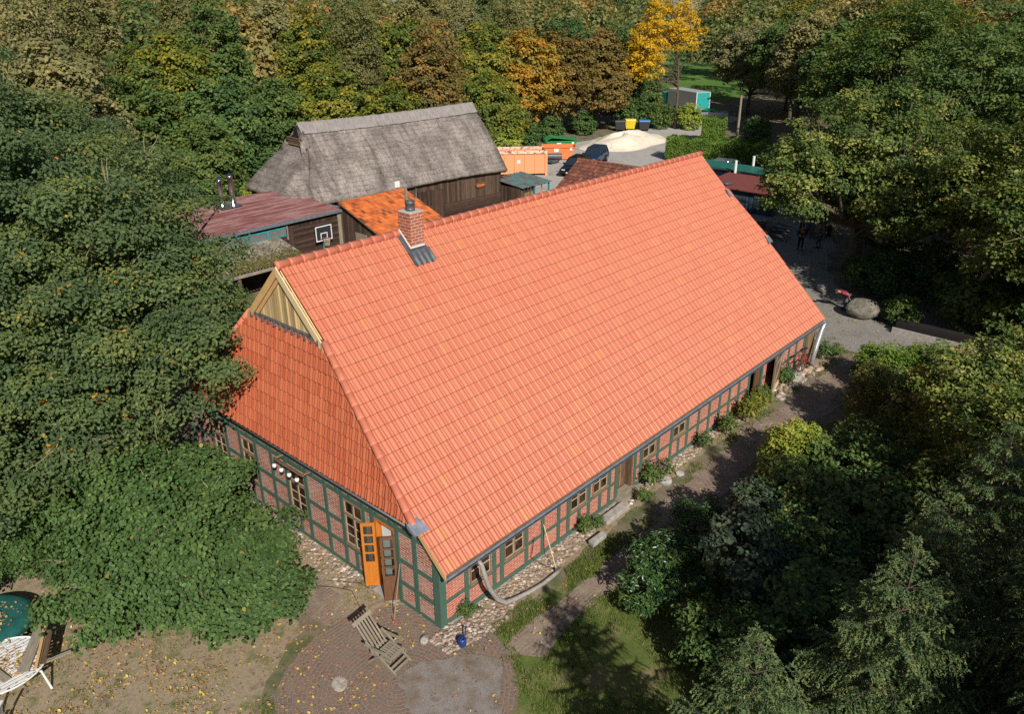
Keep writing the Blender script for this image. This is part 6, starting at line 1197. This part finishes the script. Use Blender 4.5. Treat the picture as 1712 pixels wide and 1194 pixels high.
PR['young'] = proto('young', 35, 5.4, [(0, 0, 3.6, 2.0, 2.0, 1.6), (1.4, -.8, 3.0, 1.5, 1.5, 1.2), (-1.4, .6, 3.2, 1.5, 1.5, 1.2), (.4, 1.4, 2.4, 1.3, 1.3, 1.1)], 420, .4, 46, .125, .1, True, .6, 50, .4, .55, -.6, .5)
plant('rhodo', 'rhododendron', 'dark glossy rhododendron beside the lawn', 'bush', 5.3, -3.6, 1.0, .3, 'leaf_rhodo'); plant('rhodo', 'rhododendron', 'lower dark rhododendron behind the first one', 'bush', 7.4, -3.9, .95, 2.1, 'leaf_rhodo')
plant('sapling', 'maple_sapling', 'shaded maple sapling with large grey-green leaves', 'tree', 5.6, -5.6, .9, 0, 'leaf_maple'); plant('sapling', 'maple_sapling', 'smaller maple sapling nearer the path', 'tree', 8.1, -4.8, .72, 1, 'leaf_maple')
GS = [(13.2, -3.9, 1.05, 'leaf_lime', 'bright yellow-green bush with a rose stem beside the path'), (11.3, -4.3, .95, 'leaf_mg', 'green bush left of the yellow-green bush'), (10.2, -5.6, 1.2, 'leaf_dg', 'dark shaded bush behind the maple saplings'), (12.8, -6.2, 1.3, 'leaf_dg', 'dark shaded bush in the middle of the garden'), (8.2, -6.8, 1.2, 'leaf_dg', 'dark shaded bush between the spruces and the saplings'), (15.2, -7.2, 1.15, 'leaf_mg', 'green bush behind the yew'), (22.6, -3.7, 1.0, 'leaf_hedge', 'ivy covered bush beside the drive'), (24.3, -5.2, .95, 'leaf_hedge', 'ivy bush growing against the brick slab'), (21.0, -5.0, .9, 'leaf_mg', 'green bush between the yew and the ivy'), (21.8, -7.4, 1.25, 'leaf_mg', 'green bush beyond the young oak'), (25.5, -9, 1.2, 'leaf_mg', 'bush at the right edge near the brick slab'), (18.4, -7.6, 1.3, 'leaf_dg', 'dark bush below the young oak'), (5.6, -7.8, 1.3, 'leaf_dg', 'dark low bush among the spruces'), (3.6, -6.6, 1.0, 'leaf_dg', 'dark low bush at the edge of the lawn'), (7.0, -5.6, 1.2, 'leaf_dg', 'dark bush between rhododendron and saplings'), (10.0, -7.8, 1.5, 'leaf_dg', 'tall dark bush behind the spruces'), (9.4, -4.5, .85, 'leaf_dg', 'dark bush at the path side of the saplings'), (11.5, -8.2, 1.4, 'leaf_dg', 'tall dark bush beside the second young oak'), (15.5, -5.6, 1.0, 'leaf_dg', 'dark bush before the yew'), (2.2, -8.2, .9, 'leaf_dg', 'dark bush between the two front spruces')]
for x, y, s, lf, lab in GS: plant('shrub', 'bush', lab, 'bush', x, y, s, None, lf)
plant('yew', 'yew_shrub', 'dense olive yew shrub beside the path', 'bush', 18.2, -4.7, 1.0, 0, 'leaf_yew')
plant('young', 'young_oak', 'young oak with pale limbs and yellowing leaves over the garden', 'tree', 17.0, -8.2, 1.0, .4, 'leaf_oakr', 'barkpale'); plant('young', 'young_oak', 'second young oak nearer the right edge of the garden', 'tree', 13.0, -10.2, 1.05, 2.2, 'leaf_oakr', 'barkpale'); plant('young', 'young_oak', 'young oak with green leaves at the right edge of the garden', 'tree', 20.5, -11, 1.1, 3.6, 'leaf_oakr', 'barkpale')
# --- spruces
def spruce_proto(key, seed, h, r0, lev, npl):
    rng = np.random.default_rng(seed); mb = MB(); mb.tube([(0, 0, 0), (0, 0, h*.5), (0, 0, h)], [.13*h/8, .055*h/8, .006], 8); P = []; N = []; Tn = []; Ln = []; U = []
    for i in range(lev):
        f = i/(lev-1); zz = h*(.08+.915*f); R_ = r0*(1-f)**.85+.12
        for k in range(npl if f < .85 else 4):
            a = 2*math.pi*(k/npl)+i*1.1+rng.normal(0, .12); Lb = R_*rng.uniform(.75, 1.12); d = np.array((math.cos(a), math.sin(a), 0)); sd_ = np.array((-d[1], d[0], 0))
            rise = .25 if f < .6 else .6; S_ = 9; pts = [np.array((0, 0, zz))+d*Lb*s+np.array((0, 0, Lb*(rise*s-.42*s*s+.2*s**4))) for s in np.linspace(0, 1, S_)]
            mb.tube([tuple(p) for p in pts], [max(.006, .03*Lb/2*(1-s)) for s in np.linspace(0, 1, S_)], 5, False)
            nt_ = int(Lb*16)+3
            for t in range(nt_):
                s = .18+.82*(t+rng.random())/nt_; j = min(S_-2, int(s*(S_-1))); p = pts[j]+(pts[j+1]-pts[j])*(s*(S_-1)-j); sg_ = 1 if t % 2 else -1
                tl_n = (.5*Lb*(1-s)**.7+.16)*rng.uniform(.6, 1.1); tl_n = min(tl_n, .75); dv = sd_*sg_*.8+d*.65+np.array((0, 0, -.38+rng.normal(0, .15))); dv /= np.linalg.norm(dv)
                nn = max(6, int(tl_n*85)); q = np.linspace(0, 1, nn)[:, None]; pp = p+dv*tl_n*q+np.array((0, 0, -.28*tl_n))*q**2; e = rdirs(rng, nn); tv = dv*.75+e*.75; tv[:, 2] += .12
                P.append(pp+tv*.022); Tn.append(tv); N.append(rdirs(rng, nn)); Ln.append(np.full(nn, .078)*rng.uniform(.8, 1.25, nn)); U.append(np.clip(.25+.5*q[:, 0]+rng.normal(0, .12, nn)+(rng.random()-.5)*.3, 0, .94))
    P, N, Tn, Ln, U = (np.concatenate(a) for a in (P, N, Tn, Ln, U)); me = leafmesh(key+'_crown', P, N, Ln, rng, False, .34, U, Tn); me.materials.append(None)
    me2 = bpy.data.meshes.new(key+'_trunk'); me2.from_pydata(mb.v, [], mb.f); me2.update(); me2.materials.append(None); PR[key] = (me, me2, None)
spruce_proto('spruce', 41, 7.5, 2.7, 14, 8)
spruce_proto('tall_spruce', 42, 11.5, 3.6, 20, 9)
SP = [(-1.2, -9.0, .86, 'spruce with pale branch tips at the edge of the lawn'), (1.8, -10.3, .95, 'spruce at the lower right between the lawn edge and the tall spruces'), (4.4, -10.2, .9, 'spruce whose tip rises before the shaded garden bushes'), (6.9, -10.6, .98, 'spruce in the lower right beside the young oak'), (4.2, -12.6, 1.1, 'tall spruce at the lower right corner'), (9.8, -12.4, 1.1, 'spruce at the right picture edge below the young oak')]
for x, y, s, lab in SP: plant('spruce', 'spruce_tree', lab, 'spruce tree', x, y, s, None, 'needle')
# tall spruces just outside the frame, standing sunward of the garden
for x, y, s, lab in ((1.2, -14.6, .98, 'tall spruce outside the frame sunward of the lawn'), (5.2, -15.4, 1.05, 'tall spruce outside the frame sunward of the maple saplings')): plant('tall_spruce', 'spruce_tree', lab, 'spruce tree', x, y, s, None, 'needle')
# --- weeds along the wall, flowers
PR['weed'] = proto('weed', 51, .6, [(0, 0, .28, .3, .28, .3), (.2, .05, .2, .2, .2, .2)], 34, .12, 14, .075, .01, True, .5, 12, .3, 1, -.4, .5)
WD = [(.75, -.2, .9, 'leaf_hazel', 'small flowering weed at the foot of the near long wall'), (5.9, -.35, 1.1, 'leaf_mg', 'climbing weed on the wall below the third window'), (6.4, -.5, .8, 'leaf_hazel', 'weed by the concrete step block'), (9.6, -.4, 1.5, 'leaf_mg', 'bushy weed with violet flowers right of the front door'), (10.4, -.45, 1.2, 'leaf_mg', 'weed beneath the fifth window'), (13.0, -.5, 1.2, 'leaf_hazel', 'weed under the sixth window'), (14.6, -.6, 1.5, 'leaf_mg', 'wide weed in the middle of the far brick wall'), (16.0, -.7, 1.7, 'leaf_yg', 'brownish tall weed left of the barn doorway'), (17.0, -.65, 1.7, 'leaf_yg', 'tall weed in front of the barn doorway'), (17.9, -.5, 1.4, 'leaf_mg', 'green weed on the barn door sill'), (20.2, -.4, 1.4, 'leaf_hazel', 'green weed between barn door and bicycles'), (23.9, -.5, 1.5, 'leaf_hazel', 'green weed at the far house corner'), (24.6, -.9, 1.1, 'leaf_mg', 'low weed beyond the far house corner'), (-.5, 9.5, 1.4, 'leaf_dg', 'weed in the shade by the gable wall'), (8.6, -.75, .9, 'leaf_mg', 'low weed before the front doorstep')]
for x, y, s, lf, lab in WD: plant('weed', 'weed', lab, 'plant', x, y, s, None, lf)
def blossoms(lab, c, sp, n, m, sz):
    c = np.array(c); P = c+rg.normal(0, 1, (n, 3))*np.array(sp); P = np.repeat(P, 5, 0)+rg.normal(0, sz*.4, (n*5, 3)); tag(put('flowers', leafmesh('flowers', P, rdirs(rg, n*5)+[0, 0, .8], np.full(n*5, sz), rg, True, .8), m), lab, 'flowers', kind='stuff')
blossoms('violet flowers on the weeds right of the front door', (9.9, -.5, .75), (.3, .15, .12), 26, LM['flower'], .045); blossoms('pink flowers on the bush beside the path', (13.9, -2.9, 1.5), (.5, .22, .15), 26, LM['flower'], .06); blossoms('pink flower on the weed by the near corner', (.75, -.22, .55), (.05, .05, .03), 3, LM['flower'], .05)
rock('rose_bloom', (14.1, -5.0, 1.62), (.08, .08, .07), LM['rose'], 71, 'single crimson rose above the garden bushes', 'flower'); m = MB(); m.tube([(14.1, -5.0, 0), (14.12, -5.02, .9), (14.1, -5.0, 1.58)], .01, 5); m.build('rose_stem', LM['leaf_mg'], bpy.data.objects['rose_bloom'])
# --- distant wood
rng = np.random.default_rng(77); C3 = []
for k in range(900):
    az_ = YAW+rng.uniform(-.72, .72); d = 105+230*rng.random()**1.2; x, y = CAMP.x+d*math.cos(az_), CAMP.y+d*math.sin(az_); px = math.tan(YAW-az_)*1333/.91+856
    if d < 135 and px > 700 and px < 1320: continue
    if 1100 < px < 1190 and d < 300: continue
    if d < 120 and -8 < y < 45 and x < 112: continue
    C3.append((x, y, rng.uniform(12, 17.5)*(1+.25*(d > 200)), rng.uniform(3, 5), rng.random()))
P = []; N = []; U = []
for x, y, h, r_, u0 in C3:
    n = 620; e = rdirs(rng, n); e[:, 2] = np.abs(e[:, 2])*1.0-.25; lum = 1+.22*np.sin(e[:, 0]*7+u0*9)*np.sin(e[:, 1]*6+u0*5)*np.sin(e[:, 2]*7); q = (.55+.45*rng.random(n)**.5)*lum
    P.append(np.stack([x+e[:, 0]*r_*q, y+e[:, 1]*r_*q, h*.56+e[:, 2]*h*.46*q], 1)); N.append(e+rng.normal(0, .45, (n, 3))+[0, 0, .4]); U.append(np.clip(u0+rng.normal(0, .1, n), 0, 1))
P, N, U = np.concatenate(P), np.concatenate(N), np.concatenate(U)
tag(put('distant_wood', leafmesh('distant_wood', P, N, rng.uniform(.4, .95, len(P)), rng, False, .8, U), LM['leaf_far']), 'distant mixed autumn wood closing the horizon', 'wood', kind='stuff')
